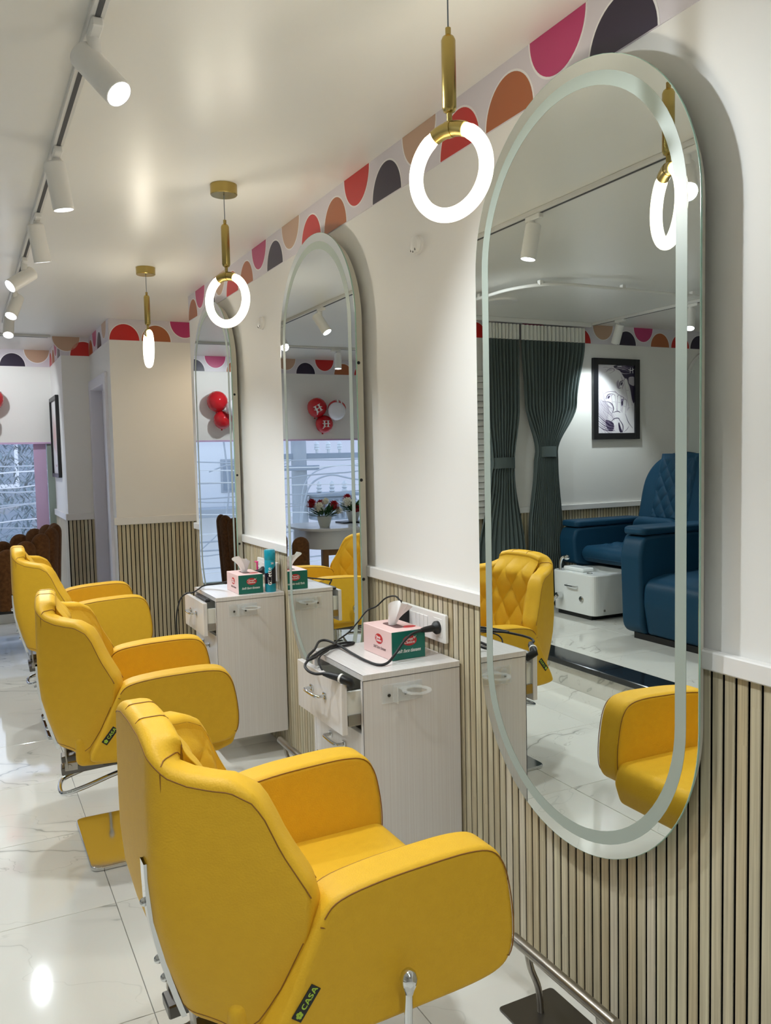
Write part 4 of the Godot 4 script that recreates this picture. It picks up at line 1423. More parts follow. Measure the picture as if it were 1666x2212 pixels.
func build_front_of_shop() -> void:
	# brown velvet armchair of padded channels, facing the table
	var a := thing("channel_armchair", "brown velvet channel-back armchair behind the farthest yellow chair", "armchair", Vector3(-1.09, 0, -6.95))
	var n := 12
	for i in n:
		var t := float(i) / (n - 1)
		# U in plan, open towards -x
		var ang := lerpf(-PI / 2 - 0.35, PI / 2 + 0.35, t)
		var R := 0.335
		var c := Vector3(cos(ang) * R, 0, sin(ang) * R)
		if absf(ang) > PI / 2:
			c = Vector3(-(absf(ang) - PI / 2) * 0.55, 0, signf(ang) * R)
		var h := 0.70 + 0.23 * pow(maxf(cos(ang * 0.72), 0.0), 1.2)
		var y0 := 0.34
		var out := Vector3(cos(clampf(ang, -PI / 2, PI / 2)), 0, sin(clampf(ang, -PI / 2, PI / 2)))
		var al := Vector3(-out.z, 0, out.x)
		var hw := 0.068
		var dp := 0.045
		var fn := func(u: float, v: float) -> Vector3:
			var g := TAU * u
			var y: float
			var k := 1.0
			if v < 0.7:
				y = lerpf(y0, h - hw, v / 0.7)
			else:
				var e := (v - 0.7) / 0.3 * PI / 2
				y = h - hw + sin(e) * hw * 1.1
				k = maxf(cos(e), 0.02)
			var flare := 0.035 * (y - y0) / (h - y0)
			var cg := cos(g)
			var sg := sin(g)
			return c + al * (signf(cg) * pow(absf(cg), 0.8) * hw * k * (1.0 + 0.12 * (y - y0) / (h - y0))) + out * (signf(sg) * pow(absf(sg), 0.8) * dp * k + flare) + Vector3(0, y, 0)
		obj("channel", surf(fn, 18, 16, true, -1.0), M.velvet, a)
	obj("seat", B.new().add(extr(rrect(0.58, 0.60, 0.18), 0.12, 0.03, 4), rot(Vector3(-90, 0, 0), Vector3(-0.06, 0.40, 0))), M.velvet, a)
	obj("seat_base", B.new().add(extr(rrect(0.64, 0.64, 0.25), 0.03, 0.005, 2), rot(Vector3(-90, 0, 0), Vector3(-0.03, 0.325, 0))), M.black, a)
	for s in [[0.19, 0.19], [0.19, -0.19], [-0.22, 0.19], [-0.22, -0.19]]:
		obj("leg", tube([Vector3(s[0], 0.31, s[1]), Vector3(s[0] * 1.12, 0.0, s[1] * 1.12)], [0.018, 0.011], 12), M.black, a)
	# white table with rounded corners
	var tb := thing("window_table", "white table with rounded corners and wooden legs before the shop window", "table", Vector3(-2.18, 0, -7.30))
	obj("tabletop", B.new().add(extr(rrect(1.38, 0.86, 0.33, 10), 0.025, 0.005, 3), rot(Vector3(-90, 0, 0), Vector3(0, 0.7475, 0))), M.table, tb)
	obj("apron", B.new().add(extr(rrect(1.26, 0.74, 0.28, 10), 0.17, 0.004, 2), rot(Vector3(-90, 0, 0), Vector3(0, 0.65, 0))), M.table, tb)
	for s in [[-0.48, -0.24], [-0.48, 0.24], [0.48, -0.24], [0.48, 0.24]]:
		obj("leg", bb(Vector3(s[0] - 0.028, 0, s[1] - 0.028), Vector3(s[0] + 0.028, 0.565, s[1] + 0.028), 0.004), M.wood_leg, tb)
	obj("stretcher", bb(Vector3(-0.45, 0.50, 0.22), Vector3(0.45, 0.555, 0.26), 0.003), M.wood_leg, tb)
	flowers(Vector3(-1.73, 0.76, -7.12), [[-0.08, 0.19, 0.04, 0.055, true], [-0.01, 0.23, 0.02, 0.04, false], [0.07, 0.18, 0.05, 0.055, false], [0.11, 0.21, -0.03, 0.055, true], [-0.13, 0.14, 0.03, 0.045, false], [0.0, 0.2, -0.09, 0.05, true]], "red and white flowers in a pale pot at the table's rounded corner", 101)
	flowers(Vector3(-2.16, 0.7725, -7.42), [[-0.1, 0.16, 0.03, 0.06, false], [0.08, 0.18, 0.05, 0.06, false], [0.0, 0.12, 0.09, 0.05, true], [0.05, 0.22, -0.02, 0.05, true]], "second pot of red and white flowers farther along the table", 205)
	tag(obj("tray", B.new().add(extr(rrect(0.30, 0.22, 0.03), 0.012, 0.004, 2), rot(Vector3(-90, 0, 0), Vector3(-2.16, 0.766, -7.43))), M.black), "flat black tray on the white table under the second flower pot", "tray")
	# balloons
	balloon(Vector3(-1.085, 1.985, -8.29), 0.105, M.balloon_red, "upper red balloon of the cluster nearest the picture beside the window", Vector3.ZERO, 0.0)
	balloon(Vector3(-1.225, 1.915, -8.16), 0.085, M.balloon_white, "white balloon of the cluster nearest the picture beside the window", Vector3.ZERO, 0.0)
	balloon(Vector3(-1.135, 1.80, -8.29), 0.092, M.balloon_red, "lower red balloon of the cluster nearest the picture beside the window", Vector3.ZERO, 0.0)
	balloon(Vector3(-2.165, 1.93, -8.29), 0.105, M.balloon_red, "red balloon with a slanted white letter in the cluster over the table", Vector3(0.25, -0.15, 1.0), -28.0)
	balloon(Vector3(-2.395, 1.915, -8.29), 0.100, M.balloon_red, "red balloon half hidden by the white one over the table", Vector3(-0.1, 0.9, 0.7), 20.0)
	balloon(Vector3(-2.325, 1.885, -8.13), 0.095, M.balloon_white, "white balloon in the cluster over the table", Vector3.ZERO, 0.0)
	balloon(Vector3(-2.245, 1.755, -8.29), 0.095, M.balloon_red, "lowest red balloon with an upright white letter over the table", Vector3(0.15, 0.0, 1.0), 0.0)
	# framed poster on the side of the step
	var pic := thing("framed_poster", "framed poster with red brush strokes beside the shop window", "picture", Vector3(-0.57, 1.635, -8.06), -PI / 2)
	frame_parts(pic, 0.56, 0.72, 0.035, poster_tex(), false)

func frame_parts(t: Node3D, w: float, h: float, fw: float, tx: Texture2D, flip: bool) -> void:
	var d := 0.03
	for s in [-1, 1]:
		obj("frame_side", bb(Vector3(s * w / 2, -h / 2, 0.002), Vector3(s * (w / 2 - fw), h / 2, d), 0.002), M.frame_black, t)
		obj("frame_side", bb(Vector3(-w / 2 + fw, s * h / 2, 0.002), Vector3(w / 2 - fw, s * (h / 2 - fw), d), 0.002), M.frame_black, t)
	var m := mat("ffffff", 0.35)
	m.albedo_texture = tx
	var q := B.new()
	var a := w / 2 - fw
	var b := h / 2 - fw
	var u0 := 1.0 if flip else 0.0
	var u1 := 0.0 if flip else 1.0
	q.flat([Vector3(-a, -b, 0.014), Vector3(a, -b, 0.014), Vector3(a, b, 0.014), Vector3(-a, b, 0.014)], Vector3(0, 0, 1), [Vector2(u0, 1), Vector2(u1, 1), Vector2(u1, 0), Vector2(u0, 0)])
	obj("print", q, m, t)
	obj("backing", bb(Vector3(-w / 2 + 0.004, -h / 2 + 0.004, 0.001), Vector3(w / 2 - 0.004, h / 2 - 0.004, 0.010)), M.frame_black, t)

# ---- prints
func stroke(img: Image, pts: Array, r: float, c: Color, taper := true) -> void:
	var path := curve(pts, 14)
	var w := img.get_width()
	var h := img.get_height()
	for i in path.size():
		var t := float(i) / maxf(path.size() - 1, 1)
		var rr := r * (0.35 + 0.65 * sin(PI * t)) if taper else r
		dab(img, path[i], rr, c, w, h)

func dab(img: Image, p: Vector2, r: float, c: Color, w: int, h: int) -> void:
	for y in range(maxi(int(p.y - r - 1), 0), mini(int(p.y + r + 2), h)):
		for x in range(maxi(int(p.x - r - 1), 0), mini(int(p.x + r + 2), w)):
			var d := Vector2(x, y).distance_to(p)
			var k := clampf(r - d + 0.7, 0.0, 1.0)
			if k > 0.0:
				img.set_pixel(x, y, img.get_pixel(x, y).lerp(c, k * c.a))

func area(img: Image, poly: Array, c: Color) -> void:
	var pp := PackedVector2Array(curve(poly, 8, true))
	var lo := Vector2(9999, 9999)
	var hi := Vector2.ZERO
	for p in pp:
		lo = lo.min(p)
		hi = hi.max(p)
	for y in range(maxi(int(lo.y), 0), mini(int(hi.y) + 1, img.get_height())):
		for x in range(maxi(int(lo.x), 0), mini(int(hi.x) + 1, img.get_width())):
			if Geometry2D.is_point_in_polygon(Vector2(x, y), pp):
				img.set_pixel(x, y, img.get_pixel(x, y).lerp(c, c.a))

func V(x: float, y: float) -> Vector2:
	return Vector2(x, y)

func portrait_tex() -> ImageTexture:
	# line drawing of a tilted face behind spread fingers, 200 x 372
	var im := Image.create(200, 372, false, Image.FORMAT_RGB8)
	var paper := Color("e9e4ea")
	var ink := Color("2b2140")
	var grey := Color(0.55, 0.5, 0.58, 0.9)
	var soft := Color(0.62, 0.58, 0.66, 0.55)
	im.fill(paper)
	# dark ground at the upper right
	area(im, [V(95, 2), V(200, 0), V(200, 190), V(188, 190), V(172, 110), V(140, 60), V(120, 30), V(95, 18)], ink)
	area(im, [V(170, 65), V(190, 60), V(200, 66), V(200, 108), V(178, 104), V(168, 92)], Color("b8b2bd"))
	area(im, [V(45, 300), V(85, 318), V(80, 360), V(50, 345)], ink)
	area(im, [V(112, 315), V(132, 330), V(132, 366), V(118, 362)], ink)
	# forehead and cheek
	area(im, [V(20, 60), V(60, 36), V(100, 34), V(128, 62), V(136, 110), V(120, 170), V(80, 210), V(40, 170), V(22, 120)], Color("f1eef1"))
	stroke(im, [V(128, 62), V(138, 100), V(132, 130)], 2.0, grey)
	stroke(im, [V(112, 80), V(108, 105), V(114, 125), V(128, 122)], 2.4, grey)
	var rng := RandomNumberGenerator.new()
	rng.seed = 5
	for k in 46:
		var p0 := V(rng.randf_range(4, 60), rng.randf_range(180, 360))
		stroke(im, [p0, p0 + V(rng.randf_range(10, 26), rng.randf_range(14, 30)), p0 + V(rng.randf_range(24, 52), rng.randf_range(26, 64))], rng.randf_range(0.6, 1.3), soft if k % 3 else grey)
	for k in 22:
		var p1 := V(rng.randf_range(30, 150), rng.randf_range(2, 26))
		stroke(im, [p1, p1 + V(16, rng.randf_range(-8, 8)), p1 + V(40, rng.randf_range(-4, 14))], rng.randf_range(0.6, 1.4), grey if k % 2 else soft)
	area(im, [V(8, 190), V(30, 196), V(60, 230), V(56, 290), V(30, 300), V(6, 270)], Color(0.72, 0.69, 0.75, 0.45))
	area(im, [V(100, 96), V(112, 84), V(120, 100), V(116, 128), V(104, 122)], Color(0.62, 0.58, 0.68, 0.5))
	area(im, [V(160, 240), V(190, 232), V(196, 330), V(176, 330)], Color(0.7, 0.66, 0.74, 0.45))
	# eyes
	area(im, [V(118, 112), V(126, 92), V(138, 88), V(140, 100), V(130, 112)], Color("d8d2da"))
	area(im, [V(124, 104), V(130, 92), V(136, 96), V(130, 108)], ink)
	area(im, [V(46, 185), V(56, 166), V(74, 160), V(68, 176), V(56, 186)], Color("cfc8d4"))
	area(im, [V(54, 180), V(60, 168), V(66, 170), V(60, 182)], ink)
	stroke(im, [V(34, 160), V(56, 146), V(92, 146), V(110, 160)], 1.6, grey)
	stroke(im, [V(44, 186), V(56, 162), V(80, 156)], 1.6, ink)
	stroke(im, [V(116, 118), V(124, 90), V(140, 84)], 1.8, ink)
	# nose and mouth
	stroke(im, [V(92, 140), V(112, 160), V(134, 172), V(142, 180), V(128, 186), V(114, 176)], 1.6, grey)
	area(im, [V(122, 188), V(140, 186), V(146, 200), V(138, 218), V(126, 222)], Color("8b82a0"))
	area(im, [V(128, 200), V(142, 196), V(140, 214), V(130, 216)], ink)
	# fingers
	for fg in [[V(84, 166), V(94, 250), 9.0], [V(116, 170), V(116, 250), 9.5], [V(148, 192), V(140, 270), 9.0], [V(152, 78), V(178, 220), 9.0]]:
		var a: Vector2 = fg[0]
		var b: Vector2 = fg[1]
		stroke(im, [a, a.lerp(b, 0.5) + Vector2(2, 0), b], fg[2], Color("efecee"), false)
		var nrm: Vector2 = (b - a).orthogonal().normalized() * (float(fg[2]) + 0.5)
		stroke(im, [a + nrm, a.lerp(b, 0.5) + nrm, b + nrm], 1.1, grey, false)
		stroke(im, [a - nrm, a.lerp(b, 0.5) - nrm, b - nrm], 1.1, grey, false)
		stroke(im, [a + nrm, a - (b - a).normalized() * 8.0, a - nrm], 1.2, grey, false)
		stroke(im, [a.lerp(b, 0.4) - nrm * 0.6, a.lerp(b, 0.42) + nrm * 0.6], 0.8, soft, false)
	# back of the hand and wrist
	area(im, [V(92, 250), V(120, 254), V(150, 262), V(185, 225), V(196, 300), V(190, 370), V(140, 370), V(112, 300)], Color("ebe7eb"))
	stroke(im, [V(150, 265), V(166, 310), V(190, 345)], 1.6, ink)
	stroke(im, [V(112, 290), V(136, 330), V(134, 370)], 2.2, ink)
	stroke(im, [V(142, 366), V(160, 350), V(168, 335)], 1.4, grey)
	# hair in long curves
	for k in 9:
		stroke(im, [V(2, 60 + k * 20), V(22 + k * 2, 120 + k * 18), V(34 + k * 7, 190 + k * 14), V(20 + k * 10, 250 + k * 13)], 1.2, grey if k % 2 else soft)
	for k in 6:
		stroke(im, [V(2, 260 + k * 14), V(30, 290 + k * 12), V(62, 318 + k * 8), V(90, 330 + k * 6)], 1.7, ink if k % 2 else grey)
	stroke(im, [V(28, 198), V(70, 206), V(86, 236), V(78, 262)], 1.8, ink)
	stroke(im, [V(84, 258), V(108, 252), V(122, 258)], 1.8, ink)
	stroke(im, [V(72, 310), V(90, 292), V(112, 290), V(118, 300)], 1.8, ink)
	area(im, [V(86, 306), V(100, 300), V(104, 320), V(90, 328)], Color("f2eff2"))
	stroke(im, [V(40, 40), V(80, 10), V(130, 6), V(170, 20)], 1.6, soft)
	stroke(im, [V(60, 44), V(96, 18), V(140, 22), V(180, 36)], 1.4, Color("efe9ee"))
	stroke(im, [V(110, 30), V(140, 44), V(180, 42)], 1.4, Color("efe9ee"))
	stroke(im, [V(48, 40), V(60, 24), V(84, 20), V(90, 30), V(66, 46)], 1.4, grey)
	# small white monogram
	for s in [[V(178, 12), V(177, 38)], [V(190, 12), V(192, 40)], [V(168, 22), V(184, 26), V(198, 18)]]:
		stroke(im, s, 1.5, Color("ffffff"), false)
	for k in 5:
		stroke(im, [V(108 + k * 5, 4), V(109 + k * 5, 8)], 1.0, Color("ffffff"), false)
	return tex(im)

func poster_tex() -> ImageTexture:
	var im := Image.create(180, 240, false, Image.FORMAT_RGB8)
	im.fill(Color("efecec"))
	for k in 16:
		stroke(im, [V(20 + k * 10, 40 + (k * 37) % 30), V(16 + k * 9.5, 110), V(24 + k * 9, 150 + (k * 53) % 50)], 1.5 + (k % 3), Color(0.62 + 0.1 * (k % 3), 0.22 + 0.1 * (k % 2), 0.24, 0.7))
	stroke(im, [V(120, 130), V(140, 170), V(130, 205)], 3.0, Color("8e2a30"))
	stroke(im, [V(60, 210), V(90, 216), V(110, 208)], 1.4, Color("8e2a30"))
	return tex(im)

# ---------------------------------------------------------------- pedicure corner, seen in the nearest mirror
func blue_chair(pos: Vector3, label: String, closed_front: bool) -> void:
	# local: faces +x, origin on the platform under the front middle
	var t := thing("pedicure_armchair", label, "armchair", pos, 0.0, "teal blue pedicure armchairs")
	var ap := rpoly([Vector3(-0.95, 0.03, 0.03), Vector3(-0.02, 0.03, 0.10), Vector3(0.0, 0.55, 0.14), Vector3(-0.03, 0.685, 0.10), Vector3(-0.95, 0.70, 0.05)], 7)
	if not closed_front:
		ap = rpoly([Vector3(-0.95, 0.03, 0.03), Vector3(-0.17, 0.03, 0.02), Vector3(-0.17, 0.33, 0.02), Vector3(-0.02, 0.36, 0.05), Vector3(0.0, 0.55, 0.12), Vector3(-0.03, 0.64, 0.08), Vector3(-0.95, 0.66, 0.05)], 7)
	var drop := 0.0 if closed_front else -0.045
	var arm := extr(ap, 0.19, 0.025, 5).done()
	for s in [-1, 1]:
		obj("armrest", arm, M.blue, t, at(0, 0, 0.36 * s))
		obj("arm_pad", B.new().add(extr(rrect(0.72, 0.20, 0.05), 0.05, 0.018, 4), rot(Vector3(-90, 0, 0), Vector3(-0.385, 0.715 + drop, 0.36 * s))), M.blue, t)
	var sp := rpoly([Vector3(-0.85, 0.375, 0.02), Vector3(-0.10, 0.375, 0.04), Vector3(-0.06, 0.44, 0.05), Vector3(-0.10, 0.50, 0.08), Vector3(-0.85, 0.50, 0.03)], 7)
	if closed_front:
		sp = rpoly([Vector3(-0.85, 0.06, 0.02), Vector3(-0.06, 0.04, 0.03), Vector3(-0.02, 0.25, 0.2), Vector3(-0.03, 0.40, 0.09), Vector3(-0.20, 0.43, 0.2), Vector3(-0.85, 0.45, 0.03)], 8)
	obj("seat", extr(sp, 0.545, 0.035, 5), M.blue, t)
	if not closed_front:
		# quilted top of the seat
		var qs := func(u: float, v: float) -> Vector3:
			var x := lerpf(-0.75, -0.07, u)
			var z := lerpf(-0.22, 0.22, v)
			var e := smoothstep(0.0, 0.08, u) * smoothstep(0.0, 0.06, 1.0 - u) * smoothstep(0.0, 0.08, v) * smoothstep(0.0, 0.08, 1.0 - v)
			var q := pow(absf(sin(PI * (x / 0.12 + z / 0.12))) * absf(sin(PI * (x / 0.12 - z / 0.12))), 0.4)
			return Vector3(x, 0.492 - 0.08 * pow(u, 8.0) + e * (0.012 + 0.014 * q), z)
		obj("seat_quilt", surf(qs, 60, 44, false, -1.0), M.blue, t)
	# leaning back with rounded shoulders and a quilted middle
	var bp := PackedVector2Array()
	for i in 33:
		var g := PI * i / 32
		bp.append(Vector2(cos(g) * 0.37 * (1.0 if sin(g) < 0.9 else 1.0), 0.52 + pow(sin(g), 0.75) * 0.36))
	bp.append(Vector2(-0.35, 0.0))
	bp.append(Vector2(0.35, 0.0))
	var bf := Transform3D(Basis.from_euler(Vector3(0, PI / 2, 0)), Vector3.ZERO)
	var tilt := Transform3D(Basis.from_euler(Vector3(0, 0, deg_to_rad(14.0))), Vector3(-0.74, 0.36, 0))
	obj("backrest", extr(bp, 0.16, 0.05, 5), M.blue, t, tilt * bf)
	var qb := func(u: float, v: float) -> Vector3:
		var x := lerpf(-0.20, 0.20, u)
		var y := lerpf(0.30, 0.855, v)
		var e := smoothstep(0.0, 0.06, u) * smoothstep(0.0, 0.06, 1.0 - u) * smoothstep(0.0, 0.05, v) * smoothstep(0.0, 0.10, 1.0 - v)
		var q := pow(absf(sin(PI * (x / 0.105 + y / 0.15))) * absf(sin(PI * (x / 0.105 - y / 0.15))), 0.4)
		return Vector3(x, y, 0.076 + e * (0.012 + 0.016 * q))
	obj("back_quilt", surf(qb, 60, 70, false, 1.0), M.blue, t, tilt * bf)
	obj("lumbar_pillow", B.new().add(extr(rrect(0.46, 0.22, 0.10, 8), 0.10, 0.045, 5), rot(Vector3(0, 90, 0), Vector3(-0.60, 0.60, 0))), M.blue, t)
	obj("plinth", bb(Vector3(-0.9, 0.0, -0.38), Vector3(-0.06 if closed_front else -0.3, 0.04, 0.38)), M.black, t)

func curtain(label: String, top: Array, tab: Array, tie_y: float, folds: int, z: float) -> void:
	# tab rows: [height, left x, right x]
	var t := thing("tied_curtain", label, "curtain", Vector3((top[0] + top[1]) / 2, 0.18, z), 0.0, "grey tied curtains before the picture wall")
	var ox: float = (top[0] + top[1]) / 2
	var rows := tab.duplicate()
	var edges := func(y: float) -> Vector2:
		for i in rows.size() - 1:
			if y >= rows[i + 1][0]:
				var k: float = smoothstep(0.0, 1.0, (rows[i][0] - y) / (rows[i][0] - rows[i + 1][0]))
				return Vector2(lerpf(rows[i][1], rows[i + 1][1], k), lerpf(rows[i][2], rows[i + 1][2], k))
		return Vector2(rows[-1][1], rows[-1][2])
	var w0: float = absf(top[1] - top[0])
	var make := func(ya: float, yb: float, extra: float, nv: int) -> B:
		var fn := func(u: float, v: float) -> Vector3:
			var y := lerpf(ya, yb, v)
			var e: Vector2 = edges.call(y)
			var w := absf(e.y - e.x)
			var amp := clampf(0.020 * w0 / w, 0.014, 0.034)
			var ph := u * folds * TAU
			var wob := 0.5 * sin(u * 7.0 + y * 2.0) + 0.35 * sin(u * 19.0 + 1.3)
			var sharp := sin(ph + wob)
			return Vector3(lerpf(e.x, e.y, u) - ox + 0.004 * cos(ph), y - 0.18, amp * (sharp * absf(sharp) * 0.5 + sharp * 0.5) + extra)
		return surf(fn, folds * 14, nv, false, 1.0)
	obj("cloth", make.call(2.292, 0.18, 0.0, 60), M.curtain, t)
	obj("heading", make.call(2.405, 2.288, 0.001, 6), M.curtain_head, t)
	var e: Vector2 = edges.call(tie_y)
	var cx := (e.x + e.y) / 2 - ox
	var rx := absf(e.y - e.x) / 2 + 0.004
	var band := func(u: float, v: float) -> Vector3:
		var a := TAU * u
		return Vector3(cx + cos(a) * rx, tie_y - 0.18 + lerpf(-0.042, 0.042, v) + 0.006 * sin(a), sin(a) * 0.045)
	obj("tie_band", surf(band, 40, 3, true, -1.0), M.curtain, t)

func build_spa() -> void:
	blue_chair(Vector3(-3.02, 0.165, -4.885), "teal blue armchair behind the white foot basin", false)
	blue_chair(Vector3(-2.63, 0.165, -3.76), "teal blue armchair cut off by the nearest mirror's right rim", true)
	# foot basin
	var t := thing("foot_basin", "white pedicure foot basin with chrome fittings in front of the blue armchair", "basin", Vector3(-3.035, 0.165, -4.92))
	var out := rrect(0.45, 0.49, 0.06, 6)
	var inn := rrect(0.25, 0.36, 0.05, 6)
	var body := B.new()
	var k := out.size()
	var y0 := 0.035
	var y1 := 0.335
	for i in k:
		var j := (i + 1) % k
		var a := Vector3(out[i].x * 0.97, y0, out[i].y * 0.97)
		var b := Vector3(out[j].x * 0.97, y0, out[j].y * 0.97)
		var c := Vector3(out[j].x, y1 - 0.008, out[j].y)
		var d := Vector3(out[i].x, y1 - 0.008, out[i].y)
		var na := Vector3(out[i].x, 0, out[i].y)
		body.flat([a, b, c, d], na)
		var c2 := Vector3(out[j].x * 0.985, y1, out[j].y * 0.985)
		var d2 := Vector3(out[i].x * 0.985, y1, out[i].y * 0.985)
		body.flat([d, c, c2, d2], na + Vector3(0, 0.3, 0))
		var ic := Vector3(inn[j].x - 0.06, y1, inn[j].y)
		var id := Vector3(inn[i].x - 0.06, y1, inn[i].y)
		body.flat([d2, c2, ic, id], Vector3.UP)
		var ib := Vector3(inn[j].x * 0.85 - 0.06, y1 - 0.2, inn[j].y * 0.85)
		var ia := Vector3(inn[i].x * 0.85 - 0.06, y1 - 0.2, inn[i].y * 0.85)
		body.flat([id, ic, ib, ia], -na)
		body.flat([ia, ib, Vector3(-0.06, y1 - 0.2, 0)], Vector3.UP)
		body.flat([a, b, Vector3(0, y0, 0)], Vector3.DOWN)
	obj("tub", body, M.ceramic, t)
	obj("foot_ledge", bb(Vector3(0.06, y1, -0.17), Vector3(0.17, y1 + 0.03, 0.06), 0.008), M.ceramic, t)
	obj("plinth", bb(Vector3(-0.2, 0.0, -0.19), Vector3(0.2, 0.036, 0.19)), M.black, t)
	obj("faucet", B.new().add(tube(curve([Vector3(0.19, y1, -0.18), Vector3(0.19, y1 + 0.05, -0.18), Vector3(0.18, y1 + 0.09, -0.17), Vector3(0.155, y1 + 0.10, -0.15)], 6), 0.012, 12)).add(ball(0.026, 14, 0.8), at(0.153, y1 + 0.095, -0.148)), M.chrome, t)
	obj("grab_handle", tube(curve([Vector3(0.222, 0.235, -0.06), Vector3(0.246, 0.235, -0.055), Vector3(0.250, 0.235, 0.0), Vector3(0.246, 0.235, 0.055), Vector3(0.222, 0.235, 0.06)], 5), 0.006, 10), M.chrome, t)
	obj("lever_tap", B.new().add(cyl(0.026, 0.05, 18, 0.004), aim(Vector3(1, 0, 0), Vector3(0.220, 0.145, -0.13))).add(tube([Vector3(0.265, 0.145, -0.13), Vector3(0.28, 0.13, -0.14), Vector3(0.283, 0.09, -0.155)], [0.013, 0.012, 0.007], 10)), M.chrome, t)
	obj("dial", cyl(0.022, 0.012, 20, 0.004), M.chrome, t, aim(Vector3(1, 0, 0), Vector3(0.220, 0.148, 0.105)))
	obj("overflow_cap", cyl(0.022, 0.010, 20, 0.004), M.chrome, t, at(0.165, y1, 0.13))
	obj("drain_plug", cyl(0.009, 0.006, 12), M.steel, t, aim(Vector3(0, 0, 1), Vector3(0.12, 0.07, 0.236)))
	# curtains and their rail
	curtain("left grey curtain in the nearest mirror, tied at the waist", [-2.377, -2.70], [[2.41, -2.377, -2.70], [2.29, -2.377, -2.70], [1.75, -2.39, -2.70], [1.32, -2.422, -2.636], [1.24, -2.405, -2.642], [0.60, -2.285, -2.735], [0.18, -2.26, -2.75]], 1.325, 10, -5.395)
	curtain("right grey curtain in the nearest mirror, tied beside the framed portrait", [-2.72, -3.358], [[2.41, -2.72, -3.358], [2.29, -2.72, -3.358], [1.80, -2.745, -3.27], [1.41, -2.857, -3.051], [1.33, -2.84, -3.055], [0.75, -2.775, -3.105], [0.18, -2.74, -3.15]], 1.405, 17, -5.395)
	var rp := curve([Vector3(-1.81, 2.412, -5.0), Vector3(-1.81, 2.412, -4.5), Vector3(-1.83, 2.412, -4.28), Vector3(-1.92, 2.412, -4.11), Vector3(-2.08, 2.412, -4.045), Vector3(-2.4, 2.412, -4.035), Vector3(-3.2, 2.412, -4.035), Vector3(-5.15, 2.412, -4.035)], 10)
	var cr := thing("curtain_rail", "curved white curtain rail on the ceiling round the pedicure platform", "curtain rail", Vector3.ZERO, 0.0, "curtain rails")
	obj("rail_body", tube(rp, 0.013, 8, false, 0.8), M.white_plastic, cr)
	for q in [Vector3(-1.81, 2.424, -4.6), Vector3(-1.92, 2.424, -4.11), Vector3(-2.5, 2.424, -4.035), Vector3(-3.1, 2.424, -4.035)]:
		obj("rail_clip", bb(q - Vector3(0.014, 0.014, 0.014), q + Vector3(0.014, 0.015, 0.014), 0.002), M.white_plastic, cr)
	var cr2 := thing("curtain_rail", "straight white rail that carries the two grey curtains", "curtain rail", Vector3.ZERO, 0.0, "curtain rails")
	obj("rail_body", bb(Vector3(-2.25, 2.415, -5.395), Vector3(-3.40, CEIL, -5.365), 0.003), M.white_plastic, cr2)
	tag(obj("ceiling_plate", lathe([Vector2(0, 0), Vector2(0.11, 0), Vector2(0.105, -0.012), Vector2(0, -0.014)], 32), M.white_plastic, null, at(-2.12, CEIL, -4.80)), "flat round white plate on the ceiling inside the curved rail", "ceiling plate")
	# portrait
	var pic := thing("framed_portrait", "black framed line drawing of a face behind spread fingers", "picture", Vector3(-3.72, 1.84, -5.45))
	frame_parts(pic, 0.51, 0.675, 0.052, portrait_tex(), true)
	# arched wall panel whose rim shows at the mirror's right edge
	var am := thing("arched_mirror", "arched wall mirror right of the portrait, only its rim in view", "mirror", Vector3(-4.86, 0, -5.45))
	obj("arch_rim", extr(stadium(0.33, 0.62, 1.95), 0.02, 0.004, 2), M.trim, am, at(0, 0.35, 0.012))
	obj("arch_glass", extr(stadium(0.305, 0.645, 1.925), 0.004), M.mirror, am, at(0, 0.35, 0.022))
	# blind at the left of the curtains
	var bl := thing("window_blind", "narrow white slatted blind at the left of the grey curtains", "blind", Vector3(-2.30, 0.9, -5.44))
	for i in 24:
		obj("blind_slat", B.new().add(cbox(Vector3(0.16, 0.044, 0.003), 0.0005), rot(Vector3(-20, 0, 0), Vector3(0, 0.02 + i * 0.048, 0.012))), M.trim, bl)

